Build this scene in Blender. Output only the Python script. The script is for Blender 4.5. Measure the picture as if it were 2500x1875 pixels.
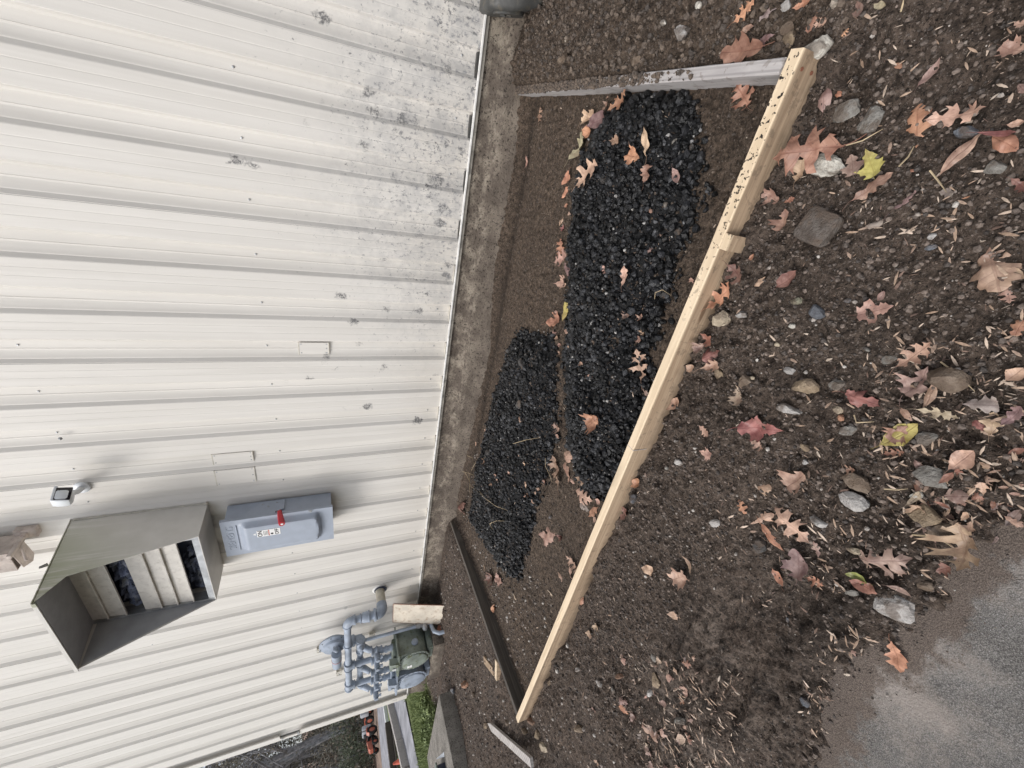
import bpy, bmesh, math, random
import numpy as np
from mathutils import Vector, Matrix, geometry, noise as mnoise

for o in list(bpy.data.objects): bpy.data.objects.remove(o)
SC = bpy.context.scene
COL = SC.collection
R = math.radians
rnd = random.Random(7)

# ------------------------------------------------------------------ camera
FPX = 1004.563
L_ = Vector((-0.18064371, 0.85444403, 0.48712755))
W_ = Vector((-0.35971108, -0.51835803, 0.77583045))
D_ = Vector((0.91541018, -0.03507628, 0.4009911))
CAM = Vector((0, 0, 1.16))
cam_d = bpy.data.cameras.new('camera'); cam = bpy.data.objects.new('camera', cam_d); COL.objects.link(cam)
ax = [Vector((-L_[i], W_[i], -D_[i])) for i in range(3)]
m = Matrix.Identity(4)
for r in range(3):
    m[r][0] = ax[0][r]; m[r][1] = -ax[1][r]; m[r][2] = -ax[2][r]; m[r][3] = CAM[r]
cam.matrix_world = m
cam_d.sensor_width = 36; cam_d.sensor_fit = 'HORIZONTAL'; cam_d.lens = 36 * FPX / 2500
cam_d.clip_start = 0.02; cam_d.clip_end = 1500
SC.camera = cam

# ------------------------------------------------------------------ world and sun (overcast)
wd = bpy.data.worlds.new('World'); SC.world = wd; wd.use_nodes = True
nt = wd.node_tree; nt.nodes.clear()
sky = nt.nodes.new('ShaderNodeTexSky'); sky.sky_type = 'NISHITA'; sky.sun_disc = False
SUN_EL, SUN_AZ = 50, 212       # azimuth clockwise from +Y
sky.sun_elevation = R(SUN_EL); sky.sun_rotation = R(SUN_AZ); sky.dust_density = 3.0; sky.air_density = 1.0
hs = nt.nodes.new('ShaderNodeHueSaturation'); hs.inputs['Saturation'].default_value = 0.38
bg = nt.nodes.new('ShaderNodeBackground'); bg.inputs['Strength'].default_value = 0.145
wo = nt.nodes.new('ShaderNodeOutputWorld')
nt.links.new(sky.outputs[0], hs.inputs['Color']); nt.links.new(hs.outputs[0], bg.inputs[0]); nt.links.new(bg.outputs[0], wo.inputs[0])
sd = bpy.data.lights.new('sun', 'SUN'); sd.energy = 1.15; sd.angle = R(22); sd.color = (1.0, 0.97, 0.93)
so = bpy.data.objects.new('sun', sd); COL.objects.link(so)
sdir = Vector((math.sin(R(SUN_AZ)) * math.cos(R(SUN_EL)), math.cos(R(SUN_AZ)) * math.cos(R(SUN_EL)), math.sin(R(SUN_EL))))
so.rotation_euler = sdir.to_track_quat('Z', 'Y').to_euler()
SC.view_settings.view_transform = 'Standard'; SC.view_settings.look = 'None'
SC.view_settings.gamma = 1; SC.view_settings.use_curve_mapping = False
SC.view_settings.exposure = 0.46

# ------------------------------------------------------------------ numeric noise
def _h(ix, iy, s):
    n = (ix.astype(np.int64) * 374761393 + iy.astype(np.int64) * 668265263 + s * 1274126177) & 0xffffffff
    n = ((n ^ (n >> 13)) * 1274126177) & 0xffffffff
    return ((n ^ (n >> 16)) & 0xffff) / 65535.0
def vn(x, y, s=0):
    xi = np.floor(x); yi = np.floor(y); fx = x - xi; fy = y - yi
    fx = fx * fx * (3 - 2 * fx); fy = fy * fy * (3 - 2 * fy)
    a = _h(xi, yi, s); b = _h(xi + 1, yi, s); c = _h(xi, yi + 1, s); d = _h(xi + 1, yi + 1, s)
    return (a + (b - a) * fx + (c - a) * fy + (a - b - c + d) * fx * fy) * 2 - 1
def fbm(x, y, sc, oc=4, s=0, g=.5):
    v = 0; a = 1
    for i in range(oc):
        v = v + a * vn(x * sc + 17.3 * i, y * sc - 9.1 * i, s + i); sc *= 2.03; a *= g
    return v
def ss(x, a, b):
    t = np.clip((x - a) / (b - a), 0, 1); return t * t * (3 - 2 * t)
def sdpoly(X, Y, pts):
    P = np.array(pts); d = np.full(X.shape, 1e9); ins = np.zeros(X.shape, bool)
    n = len(P)
    for i in range(n):
        a = P[i]; b = P[(i + 1) % n]; e = b - a
        t = np.clip(((X - a[0]) * e[0] + (Y - a[1]) * e[1]) / (e @ e), 0, 1)
        d = np.minimum(d, np.hypot(X - a[0] - t * e[0], Y - a[1] - t * e[1]))
        c = ((a[1] > Y) != (b[1] > Y)) & (X < (b[0] - a[0]) * (Y - a[1]) / (b[1] - a[1] + 1e-12) + a[0])
        ins ^= c
    return np.where(ins, -d, d)

PILE1 = [(.30,1.72),(.285,1.4),(.04,1.22),(-.05,1.17),(-.24,1.18),(-.36,1.14),(-.59,1.15),(-.71,1.06),(-1.12,1.04),(-1.28,1.04),(-1.42,1.2),(-1.31,1.43),(-.98,1.64),(-.45,1.86),(-.11,1.98),(.12,1.95),(.22,1.85)]
PILE2 = [(-1.02,2.27),(-.86,1.86),(-1.35,1.55),(-1.57,1.57),(-1.93,1.58),(-2.21,1.52),(-2.63,1.55),(-2.75,1.7),(-3.0,2.3),(-3.0,2.5),(-2.33,2.53),(-1.67,2.47),(-1.27,2.4)]
ASPH = [(6,-.15),(1.2,-.05),(.3,.03),(-.2,.08),(-.42,.11),(-.53,.15),(-.65,.125),(-.83,.10),(-.93,.13),(-1.02,.125),(-1.12,.08),(-1.31,.03),(-1.41,.01),(-1.9,-.05),(-3.0,-.5),(-4.4,-1.5),(-4.4,-8),(6,-8)]

def height(X, Y, fine=True):
    X = np.asarray(X, float); Y = np.asarray(Y, float)
    z = np.zeros(np.broadcast(X, Y).shape)
    inside = ss(X, -3.4, -3.25) * (1 - ss(X, .30, .33)) * ss(Y, .960, .985)
    right = ss(X, .30, .335) * ss(Y, .75, 1.45)
    # right of the grey board the soil is heaped to its top
    lip = np.exp(-((X - .42) / .22) ** 2)
    z += right * (.058 + .028 * lip * ss(Y, 1.35, 1.7) + .012 * vn(X * 7, Y * 7, 3))
    z += .03 * right * ss(Y, 2.2, 2.7)
    left = (1 - ss(X, -3.5, -3.3))
    z += left * (.055 + .02 * vn(X * 1.7, Y * 1.7, 5) + .035 * ss(Y, 2.1, 2.7) * ss(X, -6.9, -6.5))
    near = 1 - ss(Y, .950, .965)
    z += near * .022 * ss(Y, .86, .935) * (.45 + .8 * vn(X * 5.5, Y * 0, 78))
    z += near * (-.008 + .014 * vn(X * 9, Y * 9, 77) * ss(Y, .75, .9) + .018 * vn(X * 3.1, Y * 3.1, 8) * (1 - ss(Y, .7, .95)))
    z += near * .028 * np.exp(-((X + 1.35) / .55) ** 2 - ((Y - .42) / .16) ** 2)
    z += near * .012 * np.exp(-((X + 1.15) / .5) ** 2 - ((Y - .2) / .08) ** 2)
    z += near * .02 * ss(X, -.2, .25) * (1 - ss(Y, .3, .6))
    z += inside * (-.004 + .007 * vn(X * 2.3, Y * 2.3, 11) - .018 * np.exp(-((Y - 2.70) / .05) ** 2)) 
    z += inside * .05 * ss(Y, 2.73, 2.84) + .02 * inside * ss(X, -.25, .3) * ss(Y, 2.3, 2.7)
    fade = ss(X, -9, -7) * (1 - ss(Y, 6, 12)) * ss(Y, -12, -6) * (1 - ss(X, 4, 9))
    far = 1 - fade
    z *= fade
    box = (X > -3.3) & (X < .6) & (Y > .9) & (Y < 2.8)
    p1 = np.full(z.shape, 1.0); p2 = np.full(z.shape, 1.0)
    if box.any():
        Xb = np.broadcast_to(X, z.shape)[box]; Yb = np.broadcast_to(Y, z.shape)[box]
        p1[box] = sdpoly(Xb, Yb, PILE1) + .02 * vn(Xb * 14, Yb * 14, 21)
        p2[box] = sdpoly(Xb, Yb, PILE2) + .03 * vn(Xb * 11, Yb * 11, 22)
    pl = .088 * ss(-p1, -.01, .19) + .074 * ss(-p2, -.01, .2)
    z = z + pl * (1 + .35 * vn(X * 6, Y * 6, 31)) 
    da = sdpoly(X, Y, ASPH) + .026 * fbm(X, Y, 14, 4, 41)
    z = z - (1 - ss(da, -.05, .06)) * .075 * fade
    if fine:
        amp = fade * (1 - .45 * inside)
        cl = 1 - np.abs(fbm(X, Y, 16, 3, 51))          # ridged clods
        rough = .45 + .6 * ss(vn(X * 1.9, Y * 1.9, 55), -.5, .5)
        rough = np.maximum(rough, ss(X, .3, .4) * ss(Y, 1.1, 1.5) * 1.2)
        z = z + amp * rough * (.024 * (cl - .5) + .0095 * fbm(X, Y, 42, 2, 61) + .0050 * fbm(X, Y, 85, 2, 71))
        z = z + (pl > .003) * .006 * fbm(X, Y, 40, 2, 81)
        # cracks in the wet mud by the asphalt
        mud = np.exp(-((X + 1.5) / .55) ** 4 - ((Y - .31) / .2) ** 4)
        z = z - mud * .009 * (1 - ss(np.abs(fbm(X * .8, Y * 1.9, 22, 3, 91)), 0, .16)) + mud * (.006 * fbm(X * .6, Y * 2.0, 9, 2, 93) + .045 * (.5 - np.abs(vn(X * 2.6 + Y * 2, Y * 12 - X * 3, 95))) + .012 * np.abs(fbm(X, Y * 1.5, 24, 3, 96)))
    return z
def hz(x, y): return float(height(np.array([x]), np.array([y]))[0])

def ray(px, py):
    a, b, c = px - 1250, py - 937.5, FPX
    return Vector((a * ax[0][i] + b * ax[1][i] + c * ax[2][i] for i in range(3)))
def at(px, py, up=0.0, fine=True):           # where the ground is seen at that place of the photograph
    d = ray(px, py); z = 0.0
    for _ in range(4):
        t = (z - CAM.z) / d.z; x = d.x * t; y = d.y * t
        z = float(height(np.array([x]), np.array([y]), fine)[0]) + up
    return Vector((x, y, z))

def at_many(pxy, up=0.0):
    a = np.array(pxy, float); c = np.stack([a[:, 0] - 1250, a[:, 1] - 937.5, np.full(len(a), FPX)], 1)
    D = c @ np.array([v[:] for v in ax]); z = np.zeros(len(a))
    for _ in range(5):
        t = (z - CAM.z) / D[:, 2]; x = D[:, 0] * t; y = D[:, 1] * t; z = height(x, y) + up
    return np.stack([x, y, z], 1)

# ------------------------------------------------------------------ material helpers
class NT:
    def __init__(s, name):
        s.m = bpy.data.materials.new(name); s.m.use_nodes = True; s.t = s.m.node_tree; s.t.nodes.clear()
        s.out = s.n('ShaderNodeOutputMaterial'); s.b = s.n('ShaderNodeBsdfPrincipled')
        s.t.links.new(s.b.outputs[0], s.out.inputs[0]); s._pos = None
    def n(s, t, **k):
        x = s.t.nodes.new(t)
        for a, v in k.items(): setattr(x, a, v)
        return x
    def put(s, inp, v):
        if v is None: return
        if hasattr(v, 'is_output') or isinstance(v, bpy.types.NodeSocket): s.t.links.new(v, inp)
        else:
            if isinstance(v, (tuple, list)) and len(v) == 3 and inp.type == 'RGBA': v = (*v, 1)
            inp.default_value = v
    def pos(s):
        if s._pos is None: s._pos = s.n('ShaderNodeNewGeometry').outputs['Position']
        return s._pos
    def obj(s): return s.n('ShaderNodeTexCoord').outputs['Object']
    def sep(s, v):
        x = s.n('ShaderNodeSeparateXYZ'); s.put(x.inputs[0], v); return x.outputs
    def scalev(s, v, sc, loc=(0, 0, 0)):
        x = s.n('ShaderNodeMapping'); s.put(x.inputs[0], v); x.inputs['Scale'].default_value = sc; x.inputs['Location'].default_value = loc; return x.outputs[0]
    def noise(s, v, scale, detail=4, rough=.55, dist=0):
        x = s.n('ShaderNodeTexNoise'); s.put(x.inputs['Vector'], v); x.inputs['Scale'].default_value = scale
        x.inputs['Detail'].default_value = detail; x.inputs['Roughness'].default_value = rough; x.inputs['Distortion'].default_value = dist
        return x.outputs['Fac']
    def voro(s, v, scale, feature='F1', out='Distance', rand=1):
        x = s.n('ShaderNodeTexVoronoi', feature=feature); s.put(x.inputs['Vector'], v); x.inputs['Scale'].default_value = scale
        x.inputs['Randomness'].default_value = rand
        return x.outputs[out]
    def m_(s, op, a, b=None, c=None, clamp=False):
        x = s.n('ShaderNodeMath', operation=op, use_clamp=clamp); s.put(x.inputs[0], a); s.put(x.inputs[1], b)
        if c is not None: s.put(x.inputs[2], c)
        return x.outputs[0]
    def mr(s, v, a, b, c=0, d=1):
        x = s.n('ShaderNodeMapRange', interpolation_type='SMOOTHSTEP'); s.put(x.inputs[0], v)
        for i, q in enumerate((a, b, c, d)): x.inputs[i + 1].default_value = q
        return x.outputs[0]
    def mix(s, f, a, b, mode='MIX'):
        x = s.n('ShaderNodeMix', data_type='RGBA', blend_type=mode); s.put(x.inputs[0], f); s.put(x.inputs[6], a); s.put(x.inputs[7], b); return x.outputs[2]
    def attr(s, name, out='Fac'):
        x = s.n('ShaderNodeAttribute', attribute_name=name); return x.outputs[out]
    def ocol(s):
        x = s.n('ShaderNodeObjectInfo'); return x.outputs
    def bump(s, h, strength=.5, dist=.01, nrm=None):
        x = s.n('ShaderNodeBump'); x.inputs['Strength'].default_value = strength; x.inputs['Distance'].default_value = dist
        s.put(x.inputs['Height'], h)
        if nrm: s.put(x.inputs['Normal'], nrm)
        return x.outputs[0]
    def fin(s, col=None, rough=None, nrm=None, metal=None, spec=None, **k):
        s.put(s.b.inputs['Base Color'], col); s.put(s.b.inputs['Roughness'], rough); s.put(s.b.inputs['Normal'], nrm)
        s.put(s.b.inputs['Metallic'], metal); s.put(s.b.inputs['Specular IOR Level'], spec)
        for a, v in k.items(): s.put(s.b.inputs[a.replace('_', ' ')], v)
        return s.m

def simple(name, col, rough=.6, metal=0, var=.25, scale=12, bumps=.15, bs=60, dirt=None, spec=None):
    t = NT(name); p = t.pos()
    n1 = t.noise(p, scale, 5); n2 = t.noise(p, bs, 4)
    c = t.mix(t.mr(n1, .3, .7), tuple(v * (1 - var) for v in col), tuple(min(1, v * (1 + var)) for v in col))
    if dirt:
        c = t.mix(t.m_('MULTIPLY', t.mr(t.noise(p, scale * 2.3, 6, .65), .5, .68), dirt[1]), c, dirt[0])
    return t.fin(c, t.mr(n2, .2, .8, rough - .1, rough + .12), t.bump(n2, bumps, .003), metal, spec)

# soil -------------------------------------------------------------
def soil_mat():
    t = NT('soil'); p = t.pos()
    warm = t.attr('warm'); grn = t.attr('lawn'); dark = t.attr('dark')
    a = t.noise(p, 3, 6, .6); b = t.noise(p, 48, 6, .7); c = t.noise(p, 130, 5, .75)
    base = t.mix(t.mr(a, .35, .65), (.098, .070, .052), (.168, .124, .096))
    base = t.mix(t.m_('MULTIPLY', t.attr('mud'), t.mr(t.noise(t.scalev(p, (1.6, 3.2, 1)), 3.2, 6, .6), .46, .56)), base, (.27, .212, .172))
    base = t.mix(t.m_('MULTIPLY', t.attr('mud'), t.mr(t.noise(t.scalev(p, (1, 1, 1), (5, 5, 5)), 10, 6, .7), .50, .60)), base, (.022, .015, .011))
    wcol = t.mix(t.mr(a, .35, .65), (.108, .074, .049), (.158, .112, .077))
    base = t.mix(warm, base, wcol)
    base = t.mix(t.mr(b, .33, .68), t.mix(.75, base, (.012, .009, .007)), t.mix(.35, base, (.20, .155, .125)))
    base = t.mix(t.m_('MULTIPLY', t.mr(c, .575, .65), .62), base, (.36, .31, .27))
    base = t.mix(t.mr(c, .46, .38), base, (.012, .009, .007))
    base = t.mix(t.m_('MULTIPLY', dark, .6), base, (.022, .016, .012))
    g = t.mix(t.mr(t.noise(p, 5, 6), .35, .65), (.09, .11, .04), (.15, .18, .07))
    base = t.mix(grn, base, g)
    h = t.m_('ADD', t.m_('MULTIPLY', b, .8), t.m_('MULTIPLY', c, .5))
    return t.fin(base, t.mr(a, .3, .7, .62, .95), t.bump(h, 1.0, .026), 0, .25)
M = {}
M['soil'] = soil_mat()
def asphalt_mat():
    t = NT('asphalt'); p = t.pos()
    v = t.voro(p, 175); n = t.noise(p, 2.6, 6, .65); f = t.noise(p, 480, 3)
    col = t.mix(t.mr(f, .35, .7), (.050, .047, .044), (.235, .222, .208))
    col = t.mix(t.mr(v, .25, .05), col, (.36, .35, .345))
    col = t.mix(t.mr(t.noise(p, 5, 6, .7), .35, .7), t.mix(.22, col, (.06, .055, .05)), t.mix(.10, col, (.5, .49, .48)))
    sand = t.mr(t.m_('ADD', n, t.m_('MULTIPLY', t.noise(p, 60, 5, .7), .22)), .56, .76)
    col = t.mix(t.m_('MULTIPLY', sand, .6), col, (.33, .285, .25))
    col = t.mix(t.m_('MULTIPLY', t.mr(t.noise(p, 7, 6, .7), .62, .72), .6), col, (.03, .025, .022))
    ed = t.mr(t.m_('ADD', t.attr('edge'), t.m_('MULTIPLY', t.m_('SUBTRACT', t.noise(p, 18, 6, .75), .5), 1.5)), .32, .62)
    col = t.mix(t.m_('MULTIPLY', ed, .85), col, t.mix(t.mr(f, .35, .65), (.055, .04, .032), (.15, .115, .092)))
    h = t.m_('SUBTRACT', f, t.m_('MULTIPLY', v, .6))
    return t.fin(col, .82, t.bump(h, .7, .004), 0, .35)
M['asphalt'] = asphalt_mat()
def stone_mat(name='stone', gloss=.75):
    t = NT(name); oi = t.ocol(); p = t.obj()
    w = t.pos()
    n = t.noise(w, 45, 6, .65); n2 = t.noise(w, 170, 4, .6); n3 = t.noise(w, 22, 4)
    base = t.mix(t.mr(n, .3, .7), t.mix(.45, oi['Color'], (.06, .045, .035)), t.mix(.08, oi['Color'], (.8, .78, .74)))
    base = t.mix(t.m_('MULTIPLY', t.mr(n3, .48, .6), .65), base, (.10, .07, .05))
    return t.fin(base, gloss, t.bump(t.m_('ADD', n, t.m_('MULTIPLY', n2, .5)), .9, .010), 0, .4)
M['stone'] = stone_mat()
def tint_mat(name, stops, rough, spec=.4, bs=180, bump=.4, lift=.05):
    t = NT(name); a = t.attr('tint'); r = t.n('ShaderNodeValToRGB'); t.put(r.inputs[0], a)
    els = r.color_ramp.elements
    while len(els) > 1: els.remove(els[-1])
    els[0].position = stops[0][0]; els[0].color = (*stops[0][1], 1)
    for q, c in stops[1:]:
        e = els.new(q); e.color = (*c, 1)
    n = t.noise(t.pos(), bs, 4, .65)
    c = t.mix(t.mr(n, .25, .75), t.mix(.45, r.outputs[0], (.01, .01, .01)), t.mix(lift, r.outputs[0], (1, 1, 1)))
    return t.fin(c, rough, t.bump(n, bump, .004), 0, spec)
M['crumb'] = tint_mat('soil_crumb', [(0, (.034, .024, .018)), (.5, (.118, .086, .066)), (.9, (.21, .158, .125)), (.95, (.34, .29, .25)), (1, (.58, .54, .49))], .85)
M['crumb_warm'] = tint_mat('soil_crumb_warm', [(0, (.040, .027, .018)), (.7, (.108, .074, .050)), (.93, (.15, .108, .075)), (1, (.42, .36, .29))], .85)
M['millings'] = tint_mat('asphalt_millings', [(0, (.0015, .0015, .0018)), (.5, (.0032, .0033, .004)), (.80, (.013, .0135, .016)), (.94, (.05, .051, .055)), (.965, (.16, .16, .165)), (1, (.50, .48, .45))], .30, .30, 120, .9, .004)
M['millbase'] = simple('millings_base', (.004, .004, .0045), .95, bumps=.8, bs=120)
M['path'] = tint_mat('path_gravel', [(0, (.30, .31, .33)), (1, (.55, .56, .60))], .9)
M['litter'] = tint_mat('litter', [(0, (.06, .035, .022)), (.4, (.17, .10, .07)), (.75, (.36, .25, .18)), (1, (.60, .50, .40))], .7, .3)
M['seed'] = tint_mat('seed', [(0, (.30, .19, .12)), (.5, (.48, .34, .24)), (1, (.66, .53, .42))], .62, .35, 90, .25)
def leaf_mat():
    t = NT('dry_leaf'); oi = t.ocol()
    uv = t.n('ShaderNodeUVMap').outputs[0]; s = t.sep(uv); u, v = s[0], s[1]
    av = t.m_('ABSOLUTE', v)
    mid = t.mr(av, .022, .008)
    q = t.m_('SUBTRACT', u, t.m_('MULTIPLY', av, .75))
    w = t.m_('ABSOLUTE', t.m_('SUBTRACT', t.m_('FRACT', t.m_('MULTIPLY', q, 6.5)), .5))
    side = t.mr(w, .05, .015)
    vein = t.m_('MAXIMUM', mid, t.m_('MULTIPLY', side, .6))
    p = t.pos(); n = t.noise(p, 35, 5, .6); n2 = t.noise(p, 160, 3)
    c = t.mix(t.mr(n, .32, .68), t.mix(.5, oi['Color'], (.10, .045, .03)), t.mix(.14, oi['Color'], (.85, .62, .45)))
    c = t.mix(t.m_('MULTIPLY', t.mr(t.noise(p, 12, 4, .6), .52, .64), .4), c, (.16, .08, .055))
    c = t.mix(t.m_('MULTIPLY', vein, .45), c, t.mix(.5, oi['Color'], (.12, .04, .03)))
    c = t.mix(t.m_('MULTIPLY', t.mr(n2, .68, .72), .7), c, (.04, .025, .02))
    return t.fin(c, t.mr(n, .3, .7, .38, .6), t.bump(t.m_('ADD', t.m_('MULTIPLY', vein, -.6), t.m_('MULTIPLY', n, .8)), .5, .003), 0, .45, Subsurface_Weight=0.0)
M['leaf'] = leaf_mat()
def mute(c, k=.80, d=.25):
    g = (c[0] + c[1] + c[2]) / 3; return tuple((v * (1 - d) + g * d) * k for v in c)
def siding_mat():
    t = NT('siding_paint'); p = t.pos(); x, y, z = t.sep(p)
    st = t.noise(t.scalev(p, (22, 5, .7)), 1, 4); n = t.noise(p, 260, 3, .7)
    c = t.mix(t.mr(st, .3, .7), (.63, .605, .565), (.69, .665, .625))
    # warm grime on the lowest part
    low = t.mr(t.m_('ADD', z, t.m_('MULTIPLY', t.noise(p, 3, 5), .7)), 1.25, .5)
    c = t.mix(t.m_('MULTIPLY', low, .38), c, (.52, .47, .40))
    # mould speckles: dense low on the right, thinning to the left and up
    zone = t.m_('MULTIPLY', t.mr(t.m_('ADD', z, t.m_('MULTIPLY', t.noise(p, 2.2, 4), .8)), 2.5, .75), t.mr(x, -2.9, -.1, .10, 1))
    v1 = t.noise(t.scalev(p, (1, 1, .8)), 48, 6, .75)
    thr = t.m_('SUBTRACT', v1, t.m_('MULTIPLY', zone, .125))
    spk = t.mr(t.m_('SUBTRACT', v1, t.m_('SUBTRACT', .70, t.m_('MULTIPLY', zone, .18))), 0, .10)
    c = t.mix(t.m_('MULTIPLY', t.m_('MULTIPLY', spk, .8), t.mr(zone, 0, .3)), c, (.19, .19, .20))
    v2 = t.noise(t.scalev(p, (1, 1, .7)), 8.5, 9, .78)
    v3 = t.noise(t.scalev(p, (1, 1, 1.6), (3, 1, 2)), 26, 6, .7)
    blot = t.mr(t.m_('SUBTRACT', v2, t.m_('SUBTRACT', .700, t.m_('MULTIPLY', zone, .125))), 0, .05)
    c = t.mix(t.m_('MULTIPLY', t.m_('MULTIPLY', blot, .85), t.mr(zone, .15, .5)), c, (.045, .048, .055))
    b3 = t.mr(t.m_('SUBTRACT', v3, t.m_('SUBTRACT', .735, t.m_('MULTIPLY', zone, .12))), 0, .04)
    c = t.mix(t.m_('MULTIPLY', t.m_('MULTIPLY', b3, .7), t.mr(zone, .05, .3)), c, (.10, .10, .11))
    wv = t.n('ShaderNodeTexNoise'); t.put(wv.inputs['Vector'], p); wv.inputs['Scale'].default_value = 34; wv.inputs['Detail'].default_value = 5
    sv = t.n('ShaderNodeVectorMath', operation='MULTIPLY_ADD'); t.put(sv.inputs[0], wv.outputs['Color']); sv.inputs[1].default_value = (.085, .0, .085); t.put(sv.inputs[2], p)
    vo = t.n('ShaderNodeTexVoronoi'); t.put(vo.inputs['Vector'], t.scalev(sv.outputs[0], (1.3, .01, .8))); vo.inputs['Scale'].default_value = 8.5
    pick = t.mr(t.m_('SUBTRACT', t.sep(vo.outputs['Color'])[0], t.m_('SUBTRACT', 1.0, t.m_('MULTIPLY', zone, .34))), 0, .02)
    smear = t.m_('MULTIPLY', t.mr(vo.outputs['Distance'], .34, .16), pick)
    c = t.mix(t.m_('MULTIPLY', t.m_('MULTIPLY', smear, t.mr(t.noise(p, 90, 5, .8), .38, .55)), .85), c, (.05, .052, .06))
    vp = t.n('ShaderNodeTexVoronoi'); t.put(vp.inputs['Vector'], t.scalev(sv.outputs[0], (.7, .01, 1.5), (4, 0, 7))); vp.inputs['Scale'].default_value = 11
    pk = t.mr(t.m_('SUBTRACT', t.sep(vp.outputs['Color'])[1], t.m_('SUBTRACT', 1.0, t.m_('MULTIPLY', t.m_('MULTIPLY', zone, zone), .62))), 0, .02)
    sm2 = t.m_('MULTIPLY', t.mr(vp.outputs['Distance'], .40, .12), pk)
    c = t.mix(t.m_('MULTIPLY', t.m_('MULTIPLY', sm2, t.mr(t.noise(p, 120, 5, .8), .42, .56)), .8), c, (.06, .06, .065))
    film = t.m_('MULTIPLY', t.mr(t.noise(p, 9, 6, .75), .36, .66), t.mr(zone, .25, 1.0))
    c = t.mix(t.m_('MULTIPLY', film, .5), c, (.33, .33, .335))
    # sparse scuffs everywhere
    sc = t.noise(t.scalev(p, (30, 30, 75)), 1, 3, .6, 1.5)
    c = t.mix(t.m_('MULTIPLY', t.mr(sc, .755, .79), t.mr(z, 2.9, .6, .12, .5)), c, (.22, .21, .21))
    wavy = t.bump(t.noise(t.scalev(p, (2.5, 1, .9)), 1.6, 3), .35, .02)
    return t.fin(c, t.mr(n, .2, .8, .38, .55), t.bump(n, .12, .002, wavy), 0, .45)
M['siding'] = siding_mat()
def concrete_mat(name, a, b, warm=(.36, .31, .25)):
    t = NT(name); p = t.pos(); z = t.sep(p)[2]
    n = t.noise(t.scalev(p, (.8, 1, 1)), 6, 8, .72); n2 = t.noise(p, 70, 5, .7); n3 = t.noise(t.scalev(p, (.7, 1, 1)), 18, 8, .78)
    c = t.mix(t.mr(n, .32, .68), a, b)
    c = t.mix(t.m_('MULTIPLY', t.mr(t.m_('ADD', t.m_('MULTIPLY', n3, .5), t.m_('MULTIPLY', n, .5)), .47, .60), t.mr(z, .08, .20, .25, 1)), c, warm)
    c = t.mix(t.mr(n2, .47, .36), c, tuple(v * .35 for v in a))
    return t.fin(c, .9, t.bump(t.m_('ADD', n2, n3), .8, .008), 0, .3)
M['foundation'] = concrete_mat('foundation_concrete', (.092, .074, .060), (.165, .136, .110), (.29, .25, .20))
M['concrete'] = concrete_mat('slab_concrete', (.17, .155, .135), (.27, .25, .225), (.3, .28, .25))
def wood_mat(name, a, b, grain=(1, 14, 40), dirt=(.1, .075, .055), da=.4, knots=False):
    t = NT(name); p = t.obj()
    g = t.noise(t.scalev(p, grain), 2.4, 6, .6, .8)
    ws = t.n('ShaderNodeTexWave', wave_type='BANDS', bands_direction='Y'); t.put(ws.inputs[0], t.scalev(p, (.35, 9, 26)))
    ws.inputs['Scale'].default_value = 2.2; ws.inputs['Distortion'].default_value = 5; ws.inputs['Detail'].default_value = 3; ws.inputs['Detail Scale'].default_value = .6
    c = t.mix(t.mr(g, .3, .7), a, b)
    c = t.mix(t.m_('MULTIPLY', t.mr(ws.outputs['Fac'], .55, .95), .45), c, tuple(v * .55 for v in a))
    d = t.noise(p, 30, 5, .7)
    c = t.mix(t.m_('MULTIPLY', t.mr(d, .56, .62), da), c, dirt)
    if knots:
        kx = t.voro(t.scalev(p, (2.1, 11, 11)), 1, 'F1'); c = t.mix(t.m_('MULTIPLY', t.mr(kx, .13, .06), .8), c, (.10, .055, .03))
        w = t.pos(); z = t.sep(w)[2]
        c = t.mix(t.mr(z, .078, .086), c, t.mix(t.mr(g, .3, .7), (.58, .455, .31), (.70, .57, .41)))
        soilb = t.mr(t.m_('ADD', z, t.m_('MULTIPLY', t.noise(w, 22, 4), .06)), .075, .03)
        c = t.mix(t.m_('MULTIPLY', soilb, .65), c, (.13, .095, .065))
        topd = t.m_('MULTIPLY', t.mr(z, .084, .087), t.mr(t.noise(w, 85, 3, .5), .59, .62))
        topd = t.m_('MULTIPLY', topd, t.mr(t.sep(w)[0], -.55, .1))
        c = t.mix(topd, c, (.022, .017, .014))
    return t.fin(c, .68, t.bump(g, .35, .004), 0, .3)
M['pine'] = wood_mat('pine_lumber', (.29, .205, .135), (.43, .325, .225), knots=True, da=.4)
M['grey_wood'] = wood_mat('grey_lumber', (.34, .32, .315), (.48, .455, .44), da=.4, dirt=(.12, .09, .07))
M['dark_wood'] = wood_mat('dark_wet_lumber', (.062, .053, .045), (.115, .10, .085), da=.3)
M['old_wood'] = wood_mat('weathered_wood', (.36, .33, .31), (.50, .47, .44), da=.3)
M['white'] = simple('white_plastic', (.74, .77, .80), .4, var=.04, bumps=.02)
M['lens'] = simple('camera_glass', (.012, .012, .018), .12, var=.1, bumps=0)
M['black'] = simple('black_rubber', (.015, .015, .016), .6, bumps=.1)
M['switch_grey'] = simple('grey_enamel', (.34, .38, .45), .42, var=.05, bumps=.03, bs=300)
M['meter_blue'] = simple('blue_grey_paint', (.29, .335, .405), .5, var=.2, scale=9, bumps=.15, bs=120, dirt=((.14, .14, .13), .35))
M['meter_green'] = simple('algae_stained_paint', (.19, .22, .19), .6, var=.3, scale=7, bumps=.2, dirt=((.085, .10, .035), .9))
M['index'] = simple('index_plate', (.55, .56, .56), .4, var=.1)
M['galv'] = simple('galvanised_steel', (.42, .43, .44), .42, metal=.7, var=.2)
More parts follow.
